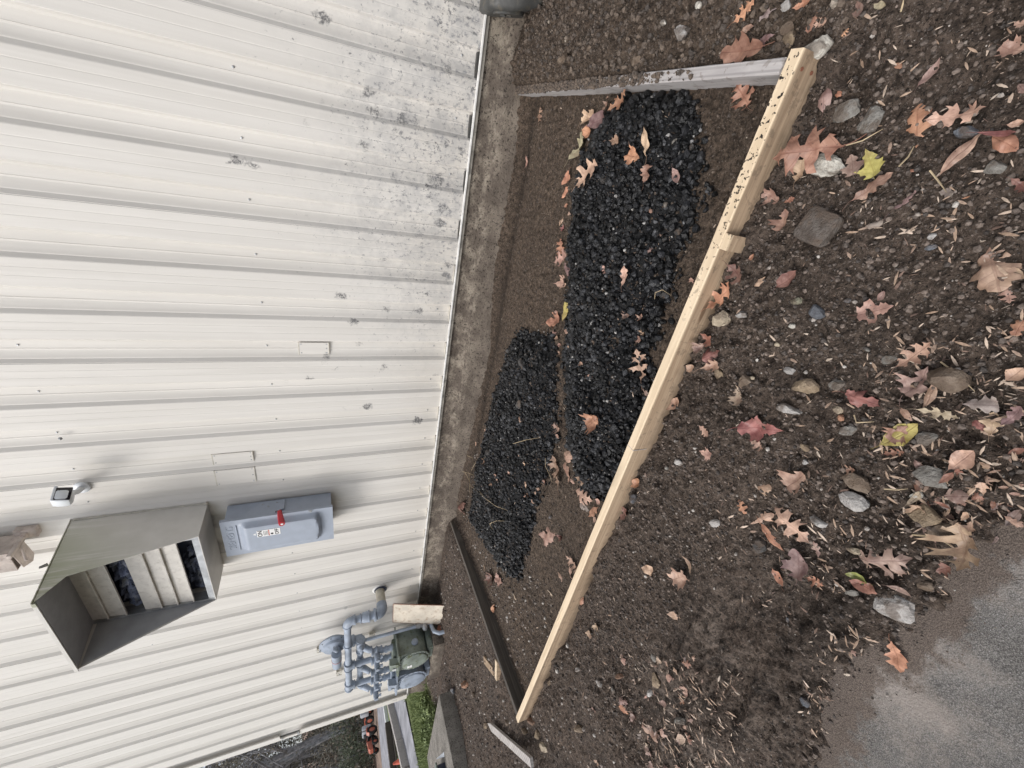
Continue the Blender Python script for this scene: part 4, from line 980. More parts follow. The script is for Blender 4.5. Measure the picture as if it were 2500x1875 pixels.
# stones: zone, x, y, size px along (zoom px), aspect, colour, label
CLR = {'white': (.60, .57, .50), 'cream': (.46, .38, .27), 'tan': (.30, .22, .135), 'brown': (.14, .095, .06), 'grey': (.20, .19, .17), 'blue': (.085, .10, .125), 'dark': (.075, .058, .047), 'olive': (.22, .21, .14), 'orange': (.36, .17, .09), 'rust': (.22, .11, .06), 'black': (.010, .011, .013), 'pale': (.42, .40, .38)}
ST = [
('A',815,335,185,.75,'white','large cream faceted stone against the pale board corner'),
('A',565,165,115,.85,'brown','brown grey stone above the grey board among leaves'),
('A',622,255,140,.6,'tan','tan muddy stone between grey board and corner'),
('A',548,315,120,.7,'dark','dark soil coated stone touching the grey board'),
('A',880,1110,215,.85,'white','chunky cream white stone below the big oak leaf on the board'),
('A',1010,745,170,.6,'grey','half buried grey stone with a dark cavity above the faceted one'),
('A',1160,830,150,.9,'grey','light grey faceted stone left of the brown oak leaf'),
('A',2008,1130,110,.65,'grey','oval grey stone alone near the lower right'),
('A',1815,900,130,.55,'blue','bluish flat stone beside the folded pink leaf'),
('A',605,32,75,.7,'pale','pale wedge stone at the photo edge between leaves'),
('A',540,470,1,.7,'pale',None),
('A',1268,340,34,.9,'white','tiny bright white pebble alone on dark soil'),
('S',1795,240,170,.8,'pale','white crusted muddy stone above the grey board'),
('S',1648,170,70,.6,'white','small white crusted stone beside the larger crusted one'),
('S',1922,45,75,.6,'white','bright white broken fragment near the photo edge'),
('S',498,300,38,.9,'white','bright white pebble at the foot of the foundation'),
('S',1105,360,60,.6,'brown','small brown pebble in the heaped soil'),
('S',915,440,110,.5,'brown','long brown clod in the heaped soil right of the grey board'),
('S',1450,460,130,.5,'brown','large brown clod near the grey board'),
('B',822,150,235,.95,'dark','large flat dark square stone sunk in the soil'),
('B',168,775,135,.85,'cream','tan stone with pale top beside the pale board'),
('B',300,742,90,.8,'pale','small grey white stone next to the tan one by the board'),
('B',680,650,85,.6,'olive','small olive grey stone left of the dark blue one'),
('B',810,730,115,.85,'blue','dark blue black stone in open soil'),
('B',155,1148,115,.85,'tan','grey tan stone below the crimson leaf by the board'),
('B',325,1190,100,.85,'brown','brown stone beside the grey tan one near the board'),
('B',728,1222,205,.58,'tan','large yellowish brown slab stone in the litter'),
('B',618,1382,190,.38,'pale','long pale wedge shaped stone pointing at the leaves'),
('B',945,1220,115,.7,'grey','grey angular stone touching the dark red leaf'),
('B',962,1382,90,.65,'cream','cream pebble below the dark red leaf'),
('B',980,1440,55,.8,'orange','small orange brown pebble below the cream one'),
('B',1012,1528,105,.75,'grey','grey triangular stone left of the yellow leaf'),
('B',1668,1170,210,.8,'brown','big round grey brown stone beside crumpled leaves'),
('B',1560,1575,120,.8,'grey','round grey stone right of the yellow leaf'),
('B',550,945,45,.8,'cream','small cream pebble alone'),
('B',630,1120,90,.6,'pale','shiny pale pebble above the slab stone'),
('B',738,1638,70,.8,'tan','tan pebble at the bottom of the litter band'),
('B',1590,285,75,.6,'blue','small blue grey pebble near pale seeds'),
('B',1592,215,60,.8,'pale','small pale grey pebble above the blue one'),
('B',1290,1040,90,.7,'grey','grey chip between oak leaf and board'),
('B',1025,645,52,.65,'blue','small blue grey pebble left of the pink star leaf'),
('B',1348,407,28,.9,'white','tiny round cream pebble'),
('B',1150,975,60,.5,'grey','thin grey chip in open soil'),
('B',370,1170,60,.5,'cream','small cream pebble by the brown stone'),
('B',650,820,60,.6,'white','bright white pebble pair near the board'),
('C',820,265,160,.7,'pale','large grey white stone with a brown top beside the litter'),
('C',835,165,125,.8,'brown','brown upper half of the tall stone in the litter'),
('C',1195,345,150,.8,'tan','big golden brown stone in the wet litter'),
('C',1290,410,110,.8,'brown','brown stone below the golden one at the asphalt edge'),
('C',1018,812,215,.55,'pale','large pale quartz stone at the edge of the mud'),
('C',328,505,85,.8,'black','square black stone by the orange folded leaf'),
('C',812,518,75,.6,'cream','flat cream stone among seeds'),
('C',640,378,90,.55,'pale','whitish flat stone right of the pink oak leaf'),
('C',1225,150,130,.9,'grey','grey flat stone half hidden under wet leaves'),
('C',1155,235,70,.7,'white','white grey stone under a curled leaf'),
('C',570,62,34,.8,'pale','small round pale pebble above the pink maple leaf'),
('C',482,885,32,.8,'blue','tiny blue pebble in the cracked mud'),
('C',540,1335,60,.8,'blue','small slate blue pebble at the mud edge'),
('C',815,745,60,.5,'grey','grey flake beside the green leaf'),
('C',1190,700,90,.7,'brown','brown stone under litter right of the quartz stone'),
('C',790,1195,70,.6,'brown','brown clod by the seed cluster at the asphalt'),
('C',100,380,80,.6,'pale','pale flake at the lower board side'),
('E',945,1515,75,.9,'cream','round tan stone right of the pointed stake'),
('E',905,1425,70,.7,'tan','tan stone above the stake tail'),
('E',785,1410,75,.5,'tan','long tan stone beside the stake'),
('E',690,1335,60,.7,'brown','brown stone near the stake point'),
('E',550,1360,45,.9,'tan','small tan stone at the stake point'),
('E',1195,1385,80,.9,'tan','golden tan stone in the soil beyond the pale board end'),
('E',985,1062,55,.8,'tan','tan stone against the pale board far end'),
('E',1340,1065,60,.9,'pale','round pale grey stone in open soil'),
('E',1435,1110,50,.9,'grey','green grey pebble in open soil'),
('E',1182,965,60,.6,'pale','pale flat stone near the far half of the board'),
('E',852,1330,85,.55,'rust','rust brown brick fragment at the board far corner'),
('E',1735,1050,95,.85,'tan','tan stone in the leaf litter'),
('E',305,1112,75,.5,'blue','dark slate oval stone near the concrete slab'),
('E',385,1070,130,.35,'orange','flat orange brown stone beside the slate one'),
('E',450,1140,60,.7,'brown','brown round clod near the slate stone'),
('E',1725,885,65,.8,'grey','grey rounded pebble by the leaf litter'),
('E',1690,1130,70,.6,'pale','pale pebble near leaf litter'),
('E',1915,1320,110,.5,'grey','long grey stone in the pale litter'),
('E',1480,1010,90,.4,'rust','flat rusty stone in open soil'),
('U',1232,1432,70,.9,'blue','dark blue grey stone at the outer side of the pale board'),
('U',1540,1188,75,.8,'pale','pale grey stone outside the board'),
('U',1528,1045,60,.5,'pale','pale oval chip outside the board'),
('U',1460,1225,34,.9,'grey','small grey pebble outside the board'),
('U',475,515,95,.85,'black','largest black chunk on the smaller gravel mound'),
('U',460,790,110,.7,'black','flat dark chunk in the middle of the smaller mound'),
('U',260,1120,80,.75,'black','mossy dark chunk at the wall side of the smaller mound'),
('U',390,430,70,.6,'black','dark chunk at the top edge of the smaller mound'),
('U',545,745,60,.5,'blue','bluish chunk among the black gravel'),
('U',1045,425,50,.8,'blue','bluish grey chunk on the larger mound'),
('U',1440,50,75,.7,'black','black chunk fallen off the larger mound'),
('U',1355,260,65,.6,'black','dark chunk at the mound edge near the board'),
('U',1110,785,45,.9,'grey','pale grey chip on the larger mound'),
('U',675,1555,50,.6,'blue','blue black chip on soil left of the smaller mound'),
('T',1475,480,60,.7,'grey','shiny grey stone near the right edge of the larger mound'),
('T',1470,560,100,.7,'black','black chunk below the shiny grey stone'),
('T',1620,530,60,.9,'black','black chunk at the rim of the larger mound'),
('T',1560,890,60,.8,'grey','grey stone at the rim of the larger mound'),
('T',1400,1000,60,.8,'grey','whitish crusted stone on the larger mound'),
('T',1510,1205,75,.9,'black','flat black chunk on the mound rim'),
('T',1390,1275,60,.7,'black','dark chunk beside the flat black one'),
('T',1190,130,60,.9,'grey','whitish crusted chunk touching the grey board'),
('T',940,340,90,.8,'black','smooth black chunk at the top of the larger mound'),
('T',900,800,85,.7,'black','blue black chunk under the orange oak leaf'),
('T',855,1240,75,.8,'black','dull dark chunk in the larger mound'),
('T',1190,1155,26,.9,'white','small white chip on the larger mound'),
]
FWD = Vector((ax[2][0], ax[2][1], ax[2][2]))
def span(zn, x, y, L, up=.0):      # metres for L zoom pixels at that place
    c_ = at(*zp(zn, x, y), up, False); q_ = ray(*zp(zn, x, y)); d_ = q_.normalized().dot(FWD)
    b = at(*zp(zn, x + L / 2, y), up, False)
    return L / ZN[zn][2] / FPX * (c_ - CAM).length * d_ * (1 / max(d_, .6)) ** .5, (b - c_).normalized()
def span_old(zn, x, y, L, up=.0):
    a = at(*zp(zn, x - L / 2, y), up, False); b = at(*zp(zn, x + L / 2, y), up, False)
    c = at(*zp(zn, x, y - L / 2), up, False); d = at(*zp(zn, x, y + L / 2), up, False)
    return ((b - a).length * .5 + (d - c).length * .5), (b - a).normalized()
for i, (zn, x, y, L, asp, col, lab) in enumerate(ST):
    if lab is None: continue
    s, dr = span(zn, x, y, L); s *= .42
    sub = 3 if L > 60 else 2
    Vr, Fr = rock(200 + i, sub, 16 if sub == 3 else 12, .62, .06)
    Vr = Vr * np.array([1, asp / .8, 1])
    if 'square stone' in lab:
        V0, Fr = ICO[3]; q = np.abs(V0); pw = (q[:, 0] ** 7 + q[:, 1] ** 7 + q[:, 2] ** 7) ** (1 / 7); Vr = V0 / pw[:, None] * np.array([1.02, .95, .4]); Vr += .03 * np.stack([vn(V0[:, 0] * 3, V0[:, 1] * 3, k) for k in (1, 2, 3)], 1)
    me = npmesh('stone', Vr * s, Fr, 'stone', None, True); me.set_sharp_from_angle(angle=R(24))
    o = link('stone' if col != 'black' else 'asphalt_chunk', me); p = at(*zp(zn, x, y), s * .25, True)
    o.location = p; o.rotation_euler = (rnd.uniform(-.2, .2), rnd.uniform(-.2, .2), math.atan2(dr.y, dr.x) + rnd.uniform(-.4, .4))
    c = CLR[col]; o.color = (*c, 1)
    tag(o, lab, 'stone', 'loose stones on the ground' if col != 'black' else 'black chunks of the gravel mounds')

# leaves ------------------------------------------------------------
def outline(kind, r):
    if kind == 'oak':      # bristle tipped lobes
        half = [(0, .012), (.07, .03), (.16, .16), (.13, .20), (.20, .21), (.24, .10), (.30, .06), (.37, .24), (.31, .36), (.40, .33), (.45, .42), (.49, .27), (.51, .10), (.57, .08), (.65, .24), (.62, .36), (.70, .28), (.77, .33), (.77, .17), (.79, .07), (.85, .10), (.87, .19), (.90, .08), (1, 0)]
        j = .02
    elif kind == 'round_oak':
        half = [(0, .012), (.1, .05), (.2, .16), (.28, .20), (.34, .12), (.40, .14), (.50, .30), (.58, .34), (.62, .24), (.66, .20), (.74, .30), (.82, .26), (.84, .15), (.92, .14), (1, 0)]; j = .02
    elif kind == 'maple':
        half = [(0, .012), (-.02, .10), (.04, .30), (.10, .22), (.20, .30), (.24, .48), (.32, .40), (.44, .52), (.46, .36), (.48, .22), (.58, .16), (.64, .26), (.72, .20), (.78, .18), (.84, .09), (1, 0)]; j = .02
    elif kind == 'sliver':
        half = [(0, .01), (.2, .07), (.45, .11), (.7, .10), (.85, .05), (1, 0)]; j = .015
    else:
        half = [(0, .01), (.08, .07), (.2, .17), (.35, .24), (.5, .26), (.65, .24), (.8, .16), (.92, .07), (1, 0)]; j = .015
    up_ = [(u + r.uniform(-j, j) * .6 * (0 < u < 1), v * r.uniform(.85, 1.12) + r.uniform(-j, j) * .3) for u, v in half]
    dn = [(u + r.uniform(-j, j) * .6 * (0 < u < 1), -v * r.uniform(.85, 1.12)) for u, v in half[1:-1]][::-1]
    pts = up_[:-1] + [(1, 0)] + dn
    if kind == 'torn':
        pass
    # refine
    out = []
    for i in range(len(pts)):
        a = pts[i]; b = pts[(i + 1) % len(pts)]; out.append(a); out.append(((a[0] + b[0]) / 2 + r.uniform(-.005, .005), (a[1] + b[1]) / 2 + r.uniform(-.005, .005)))
    return out
def leaf_mesh(kind, L, Wd, curl, seed, crumple=.05, fold=0, stem=True, twist=0):
    r = random.Random(seed); pts = outline(kind if kind != 'crumple' else r.choice(['maple', 'round_oak']), r)
    if r.random() < .3 and kind in ('maple', 'round_oak'):   # torn off tip
        c = r.uniform(.86, .96); pts = [(min(u, c + r.uniform(-.03, .03)), v) for u, v in pts]
    co = [Vector((p[0], p[1])) for p in pts]; ng = 11
    for i in range(1, ng):
        for j in range(-4, 5): co.append(Vector((i / ng + r.uniform(-.01, .01), j * .11 + r.uniform(-.01, .01))))
    n = len(pts); res = geometry.delaunay_2d_cdt(co, [(i, (i + 1) % n) for i in range(n)], [], 1, 1e-5)
    v2, f2 = res[0], res[2]; vs = []; uv = []; sd_ = Vector((r.uniform(0, 99), r.uniform(0, 99), r.uniform(0, 99)))
    for p in v2:
        u, v = p.x, p.y * Wd
        z = curl * ((u - .5) ** 2 * 1.2 + v * v * 3.0) - fold * abs(v) * .8
        z += crumple * mnoise.noise(Vector((u * 3.2, v * 4, 0)) + sd_) + crumple * .45 * mnoise.noise(Vector((u * 9, v * 10, 3)) + sd_)
        z -= .012 * math.exp(-(v / .02) ** 2)
        z += twist * (u - .5) * v
        if kind == 'crumple':
            v *= .75; u = .5 + (u - .5) * .85; z += .10 * mnoise.noise(Vector((u * 5, v * 5, 7)) + sd_)
        vs.append((u * L, v * L, z * L)); uv.append((p.x, p.y))
    mb_f = [tuple(f) for f in f2]
    if stem:
        b = len(vs); k = 5
        bend = r.uniform(-.12, .12)
        for i in range(k + 1):
            t = i / k; c = Vector((-t * .28 + .03, bend * t * t, curl * .3 + .01 * (1 - t) - .01))
            for q in range(3):
                a = q * 2.094; vs.append(((c.x) * L, (c.y + .007 * math.cos(a)) * L, (c.z + .007 * math.sin(a)) * L)); uv.append((0, 0))
        for i in range(k):
            for q in range(3): mb_f.append((b + i * 3 + q, b + i * 3 + (q + 1) % 3, b + (i + 1) * 3 + (q + 1) % 3, b + (i + 1) * 3 + q))
    me = bpy.data.meshes.new('leaf'); me.from_pydata(vs, [], mb_f); me.materials.append(M['leaf'])
    ul = me.uv_layers.new(name='UVMap')
    for lp in me.loops: ul.data[lp.index].uv = uv[lp.vertex_index]
    me.polygons.foreach_set('use_smooth', [True] * len(me.polygons)); return me
LC = {'redbrown': (.34, .125, .075), 'brown': (.36, .20, .13), 'orange': (.55, .23, .11), 'tan': (.55, .36, .23), 'pink': (.50, .29, .215), 'mauve': (.30, .19, .165), 'purple': (.20, .11, .13), 'crimson': (.28, .055, .065), 'darkred': (.17, .05, .045), 'yellow': (.56, .50, .11), 'green': (.33, .42, .07), 'grey': (.25, .225, .215), 'cream': (.62, .48, .34), 'olive': (.44, .39, .24), 'peach': (.60, .38, .25)}
CW = {'redbrown': 'red brown', 'darkred': 'dark red'}
LV = [  # zone, stem x,y, tip x,y, kind, colour, width, label(optional), lift
('A',905,930,462,1060,'oak','redbrown',.95,'largest wet red brown oak leaf draped over the pale board',.10),
('A',1462,1000,1490,685,'oak','orange',1.05,'upright orange brown oak leaf with pointed lobes on open soil',.01),
('A',375,738,300,588,'oak','redbrown',1.0,'small red brown oak leaf inside the form near the board corner',.005),
('A',500,330,185,362,'round_oak','redbrown',.75,'curled red brown leaf lying along the grey board',.02),
('A',795,70,730,232,'maple','redbrown',.9,'dark red brown leaf above the cream stone at the board corner',.01),
('A',268,165,435,5,'oak','orange',.8,'orange oak leaf at the photo edge above the grey board',.01),
('A',1100,120,1050,-5,'oval','mauve',1.1,None,.01),('A',390,165,560,30,'crumple','grey',.7,None,.01),
('A',400,300,545,225,'crumple','purple',.8,None,.012),
('A',1515,592,1668,398,'oval','mauve',.75,'smooth purple pink oval leaf alone on dark soil',.008),
('A',860,762,872,585,'oval','mauve',1.2,'dull mauve leaf tucked beside the pale board end',.01),
('A',1195,1190,1150,1005,'maple','yellow',.8,'bright yellow green curled leaf touching the mauve maple leaf',.015),
('A',1070,1182,1060,1038,'maple','mauve',1.0,'brown mauve maple leaf between cream stone and yellow leaf',.01),
('A',1040,1362,1338,1165,'round_oak','brown',.55,'long folded brown leaf below the yellow one',.015),
('A',1620,1180,1945,875,'sliver','pink',1.1,'long rolled pinkish leaf pointing at the blue stone',.015),
('A',1560,832,1985,742,'oak','peach',.55,'pale tattered oak leaf right of the orange brown one',.012),
('A',1930,908,2200,900,'sliver','crimson',.8,None,.015),('A',2010,920,2180,1020,'oval','orange',.9,None,.008),
('A',690,1245,742,1055,'round_oak','tan',.9,'tan leaf under the large draped oak leaf',.006),
('A',590,1562,642,1408,'maple','brown',.9,'brown maple leaf with a long curved stem by the dark square stone',.01),
('A',480,1305,585,1378,'maple','pink',.8,None,.01),('A',588,1372,682,1335,'crumple','redbrown',.9,None,.01),
('A',1635,1298,1755,1298,'round_oak','grey',1.3,'flat pale grey leaf alone on dark soil',.006),
('A',1050,1560,1275,1480,'crumple','grey',.7,'crumpled grey leaf right of the dark square stone',.012),
('A',1315,1445,1515,1275,'crumple','purple',.45,None,.01),
('A',2075,322,2225,350,'maple','pink',.9,None,.01),('A',2115,1200,2225,1285,'round_oak','darkred',.8,None,.01),
('A',2100,845,2222,820,'oval','tan',1.0,None,.01),('A',965,245,1022,185,'oak','orange',1.0,None,.006),
('A',650,60,790,-10,'round_oak','orange',.9,None,.012),('A',838,192,908,148,'oak','peach',.9,None,.006),
('A',268,215,385,170,'crumple','peach',.7,None,.006),('A',1340,430,1400,460,'oval','orange',.9,None,.004),
('A',940,620,985,650,'oval','orange',1.2,None,.006),('A',1405,1160,1490,1145,'sliver','orange',1.2,None,.006),
('A',1800,1345,1860,1325,'sliver','orange',1.2,None,.006),('A',2160,560,2210,620,'oval','mauve',1,None,.01),
('A',2150,160,2225,175,'round_oak','pink',1.0,None,.01),('A',1180,20,1290,50,'oval','olive',.9,None,.005),
('B',1975,285,2062,592,'round_oak','tan',1.25,'largest tan oak leaf lying flat at the right with a curved stem',.01),
('B',2085,540,2110,665,'oak','pink',1.1,None,.01),
('B',1100,742,1345,680,'maple','pink',.9,'pink star shaped maple leaf in the middle of open soil',.008),
('B',565,562,695,445,'oval','darkred',1.2,'curled shiny dark red leaf near the pale board',.012),
('B',232,400,362,545,'oak','darkred',.9,'twisted dark red leaf under the pale board edge',.02),
('B',108,712,248,525,'oak','orange',.7,'orange oak leaf wedged along the outer side of the board',.02),
('B',385,552,465,485,'oval','tan',.9,None,.015),('B',340,380,390,330,'oval','orange',.9,None,.012),
('B',38,1045,165,978,'crumple','crimson',1.2,'bright crimson curled leaf beside the pale board',.02),
('B',65,1105,205,1058,'crumple','pink',.9,None,.012),('B',38,868,118,952,'round_oak','redbrown',.9,None,.02),('B',-5,975,92,940,'crumple','mauve',1.1,None,.012),
('B',958,1268,1270,1375,'crumple','crimson',.7,'large crumpled wine red maple leaf in the litter',.02),
('B',298,1498,625,1530,'crumple','crimson',.7,'crumpled magenta red leaf near the pale wedge stone',.02),
('B',1335,1095,1575,925,'oak','brown',.7,'arched brown oak leaf above the big grey brown stone',.03),
('B',1395,1295,1580,1075,'crumple','mauve',1.0,'crumpled mauve tan leaf left of the big grey brown stone',.025),
('B',1245,1625,1500,1478,'oval','yellow',1.0,'yellow elm leaf with dark specks beside the round grey stone',.015),
('B',1315,1585,1435,1488,'maple','brown',1.0,None,.008),
('B',1805,1345,2085,1352,'round_oak','grey',1.0,'broad grey oak leaf in the litter at the right',.02),
('B',2055,1505,2220,1350,'crumple','purple',.9,None,.02),('B',1955,1565,1992,1400,'round_oak','tan',1.1,None,.022),
('B',1498,1378,1805,1442,'oak','olive',.45,None,.015),('B',2108,1185,2225,1100,'oval','peach',1.5,None,.01),
('B',2135,905,2225,755,'round_oak','orange',.9,None,.012),('B',2100,430,2215,500,'oval','tan',1,None,.01),
('B',300,1352,282,1215,'maple','cream',.8,'cream pink leaf below the brown stone by the board',.008),
('B',388,1590,475,1655,'oak','pink',.9,None,.008),('B',1238,652,1285,580,'oval','mauve',1.1,None,.006),('B',38,1488,92,1562,'round_oak','pink',1.0,None,.008),
('B',1800,1420,1920,1530,'round_oak','crimson',.6,None,.014),('B',1375,1370,1460,1460,'oval','brown',.8,None,.01),('B',1530,1370,1600,1200,'sliver','tan',1.6,None,.02),
('C',1330,95,1465,-5,'oval','peach',1.2,'smooth pale orange elm leaf at the right of the litter',.012),
('C',1388,372,1500,582,'oak','tan',1.25,'deeply cut tan oak leaf at the edge of the asphalt',.012),
('C',825,572,1128,570,'oak','mauve',1.0,'large pinkish purple oak leaf above the quartz stone',.015),
('C',592,490,398,298,'oak','peach',.8,'pale orange pink oak leaf pointing up into the soil',.015),
('C',275,388,405,332,'crumple','peach',.8,None,.01),('C',262,345,213,252,'oak','orange',.8,None,.008),
('C',318,388,445,535,'sliver','orange',1.4,'folded orange leaf beside the black square stone',.02),
('C',552,655,528,480,'maple','purple',.8,'purple star shaped leaf below the orange pink oak leaf',.012),
('C',468,705,408,608,'oval','orange',1.1,None,.01),('C',588,658,682,702,'oak','orange',.9,None,.01),
('C',905,688,785,640,'oval','green',1.0,'fresh green yellow leaf poking from the litter',.018),
('C',798,678,962,745,'oval','redbrown',.9,None,.022),('C',1005,700,1155,752,'sliver','mauve',1.2,None,.012),
('C',1212,642,1342,600,'round_oak','darkred',1.1,'dark red leaf on the sandy asphalt edge',.01),
('C',1285,240,1425,240,'oval','mauve',1.5,None,.018),('C',498,185,592,105,'maple','pink',1.1,'pale pink maple leaf above the grey white stone',.01),
('C',308,190,402,205,'maple','peach',1.0,None,.008),('C',1598,448,1730,470,'round_oak','darkred',1.3,None,.012),('C',1608,340,1725,395,'round_oak','pink',.9,None,.012),
('C',1018,992,1135,1122,'round_oak','orange',1.2,'orange yellow crinkled leaf lying on the asphalt',.012),
('C',1148,1165,1232,1098,'oak','brown',1.0,'small brown leaf right of the orange one on the asphalt',.008),
('C',818,1042,872,1062,'maple','pink',1.0,None,.006),('C',758,100,838,100,'oak','brown',1.0,None,.01),('C',1130,48,1168,108,'oval','mauve',1.1,None,.01),
('C',958,22,1075,10,'oak','redbrown',.7,None,.012),('C',1098,290,1185,205,'sliver','cream',1.1,None,.02),('C',640,560,600,470,'round_oak','mauve',.9,None,.01),
('C',470,590,500,620,'oval','pink',1.0,None,.005),('C',1620,20,1713,-10,'oval','redbrown',.9,None,.012),('C',1230,270,1320,310,'sliver','redbrown',1.2,None,.02),
('C',1440,440,1425,470,'oval','redbrown',1.6,None,.006),('C',850,290,800,270,'oval','olive',.9,None,.002),
('C',1400,250,1470,180,'sliver','tan',1.0,None,.01),('C',90,30,30,0,'maple','pink',.9,None,.006),
('T',380,335,402,198,'oak','brown',1.0,'small brown oak leaf alone near the foundation inside the form',.004),
('T',288,712,302,600,'sliver','pink',1.6,'narrow pink leaf lying near the foundation',.004),
('T',900,245,972,88,'oak','brown',.6,None,.03),('T',962,242,1142,75,'oak','orange',.7,'orange oak leaf squeezed under the grey board',.03),
('T',735,335,842,205,'crumple','tan',.9,None,.02),('T',828,372,962,248,'oval','purple',.8,None,.025),
('T',638,645,762,378,'round_oak','olive',.8,'large pale olive leaf at the edge of the larger mound',.03),('T',755,392,812,422,'oval','orange',1.2,None,.03),
('T',738,855,885,628,'oak','peach',.8,'peach oak leaf lying on the larger gravel mound',.02),
('T',1240,600,1230,348,'sliver','tan',1.9,'tall pale tan leaf standing on the larger mound',.03),
('T',1118,602,1255,622,'crumple','orange',1.0,None,.03),('T',1242,835,1238,648,'crumple','brown',1.5,'broad crumpled brown maple leaf with long stem on the mound',.03),
('T',968,482,1092,480,'crumple','brown',.9,None,.02),('T',1472,700,1522,825,'oval','mauve',.9,None,.02),
('T',652,718,598,842,'oval','orange',1.1,None,.012),('T',618,842,572,945,'oval','orange',1.0,None,.01),('T',545,1165,580,1095,'maple','peach',1.0,None,.006),
('T',572,1215,592,1150,'crumple','crimson',.9,None,.006),('T',558,1418,572,1258,'oak','orange',1.0,'orange oak leaf beside the larger mound facing the wall',.01),
('T',660,1480,690,1395,'oak','pink',.8,None,.01),('T',920,1488,945,1560,'oak','pink',.8,None,.01),('T',1078,1665,1092,1490,'round_oak','peach',.8,None,.015),
('T',578,1462,625,1580,'oval','purple',.9,None,.008),('T',655,1652,690,1615,'crumple','pink',1.0,None,.01),('T',1165,1375,1238,1335,'crumple','mauve',.9,None,.012),
('T',1620,1590,1650,1640,'crumple','pink',.8,None,.006),('T',590,1010,620,990,'oval','orange',1.1,None,.006),('T',1270,1030,1300,1060,'oval','pink',1,None,.012),
('T',565,1620,610,1659,'crumple','pink',1.2,None,.01),('T',640,1050,625,1090,'crumple','pink',1.2,None,.01),
('U',792,78,755,240,'oval','yellow',.9,'yellow green leaf wedged where the two mounds meet',.02),('U',655,252,752,208,'crumple','orange',1.2,None,.015),
('U',1118,200,1172,188,'crumple','mauve',1.2,None,.015),('U',1188,232,1235,178,'crumple','peach',1.0,None,.015),('U',690,185,720,155,'maple','pink',1.2,None,.02),
('U',1322,638,1292,418,'oak','peach',.8,'long pinkish oak leaf between the mound and the pale board',.008),('U',1310,675,1342,742,'oval','mauve',.9,None,.01),
('U',948,938,1035,872,'maple','orange',1.1,'orange star shaped leaf on the larger mound',.015),('U',690,935,752,975,'oak','pink',1.0,None,.02),('U',715,1000,755,1030,'oval','pink',1.2,None,.02),
('U',742,1355,698,1135,'oak','brown',.8,'brown oak leaf in the gap between the two mounds',.015),('U',792,1335,758,1165,'oval','brown',.6,None,.015),('U',758,1142,828,1152,'oval','peach',1.2,None,.015),
('U',800,1300,842,1350,'oval','pink',1.2,None,.012),('U',868,1280,922,1330,'round_oak','tan',.8,None,.01),('U',850,1372,958,1445,'oak','peach',.9,None,.01),('U',870,1460,930,1520,'maple','grey',.9,None,.008),
('U',928,1555,992,1490,'sliver','orange',1.6,None,.01),('U',1228,1352,1282,1300,'oval','orange',1.1,None,.012),('U',1140,1580,1182,1482,'round_oak','darkred',.9,None,.02),
('U',1458,832,1545,748,'oval','brown',.9,'brown leaf leaning on the outer side of the pale board',.02),('U',2,1508,82,1458,'crumple','darkred',1.0,'dark red leaf at the foot of the foundation by the dark board',.05),
('U',1605,570,1659,530,'oval','tan',1.6,None,.01),('U',965,1590,990,1545,'oval','pink',1.2,None,.006),('U',1000,1430,1040,1470,'oval','pink',1.3,None,.006),
('E',1022,72,925,35,'maple','pink',1.1,'pink star shaped oak leaf in the far part of the form',.008),('E',1045,20,1090,50,'crumple','darkred',1.1,None,.008),
('E',1172,292,1098,165,'oak','pink',.7,'pink oak leaf leaning on the inner side of the pale board',.03),('E',1130,350,1110,230,'round_oak','pink',.6,None,.02),('E',1085,355,1030,285,'oval','tan',1.3,'round tan leaf inside the form near the pale board',.006),
('E',978,398,1008,472,'sliver','cream',1.0,None,.006),('E',548,335,598,310,'crumple','darkred',1.2,None,.01),('E',615,315,668,360,'crumple','pink',1.0,None,.01),('E',590,550,612,520,'oval','orange',1.0,None,.01),
('E',1215,310,1275,300,'oval','pink',1.1,None,.01),('E',1180,500,1225,460,'oval','orange',1.0,None,.012),('E',1655,250,1755,278,'oval','tan',1.0,None,.008),('E',1252,705,1298,730,'oval','peach',1.1,None,.006),
('E',1945,158,2005,285,'sliver','tan',1.1,None,.01),('E',1885,320,1995,290,'maple','pink',.8,None,.008),('E',1830,570,1912,605,'oval','tan',.9,None,.008),
('E',1660,1492,1745,1405,'maple','pink',.9,None,.01),('E',1960,1392,2015,1485,'oak','redbrown',.9,None,.01),('E',1880,1170,1935,1215,'crumple','orange',1.0,None,.012),('E',1915,905,1990,935,'oak','redbrown',.9,None,.01),
('E',1455,1235,1520,1255,'round_oak','orange',1.1,None,.008),('E',1280,1230,1320,1270,'crumple','pink',.9,None,.006),('E',1300,660,1345,665,'round_oak','tan',1.0,None,.006),('E',520,225,530,275,'oval','tan',.7,None,.01),
('E',730,430,755,495,'sliver','cream',1.5,None,.006),('E',1300,1600,1340,1640,'crumple','peach',1.0,None,.01),('E',1650,1480,1620,1440,'crumple','grey',1.0,None,.01),('E',1560,1290,1600,1360,'crumple','mauve',.8,None,.01),
]
for (x, y) in ((700,310),(718,348),(735,392),(742,450),(455,885),(450,1142),(515,1192),(340,1212),(188,1222),(312,1280),(442,1342),(572,1392),(502,1412),(272,880),(250,985),(208,1062),(240,930),(300,648),(620,1310),(505,1330),(540,1440),(600,1370),(470,1415),(330,1315),(385,1245),(270,1340),(225,1190),(805,400),(830,225),(885,520),(940,605),(830,320),(1305,320),(1160,350)):
    d = rnd.uniform(0, 6.28); l = rnd.uniform(18, 32)
    LV.append(('U', x - l * math.cos(d), y - l * math.sin(d), x + l * math.cos(d), y + l * math.sin(d), rnd.choice(['crumple', 'oval', 'maple']), rnd.choice(['pink', 'peach', 'brown', 'pink']), 1.1, None, .012))
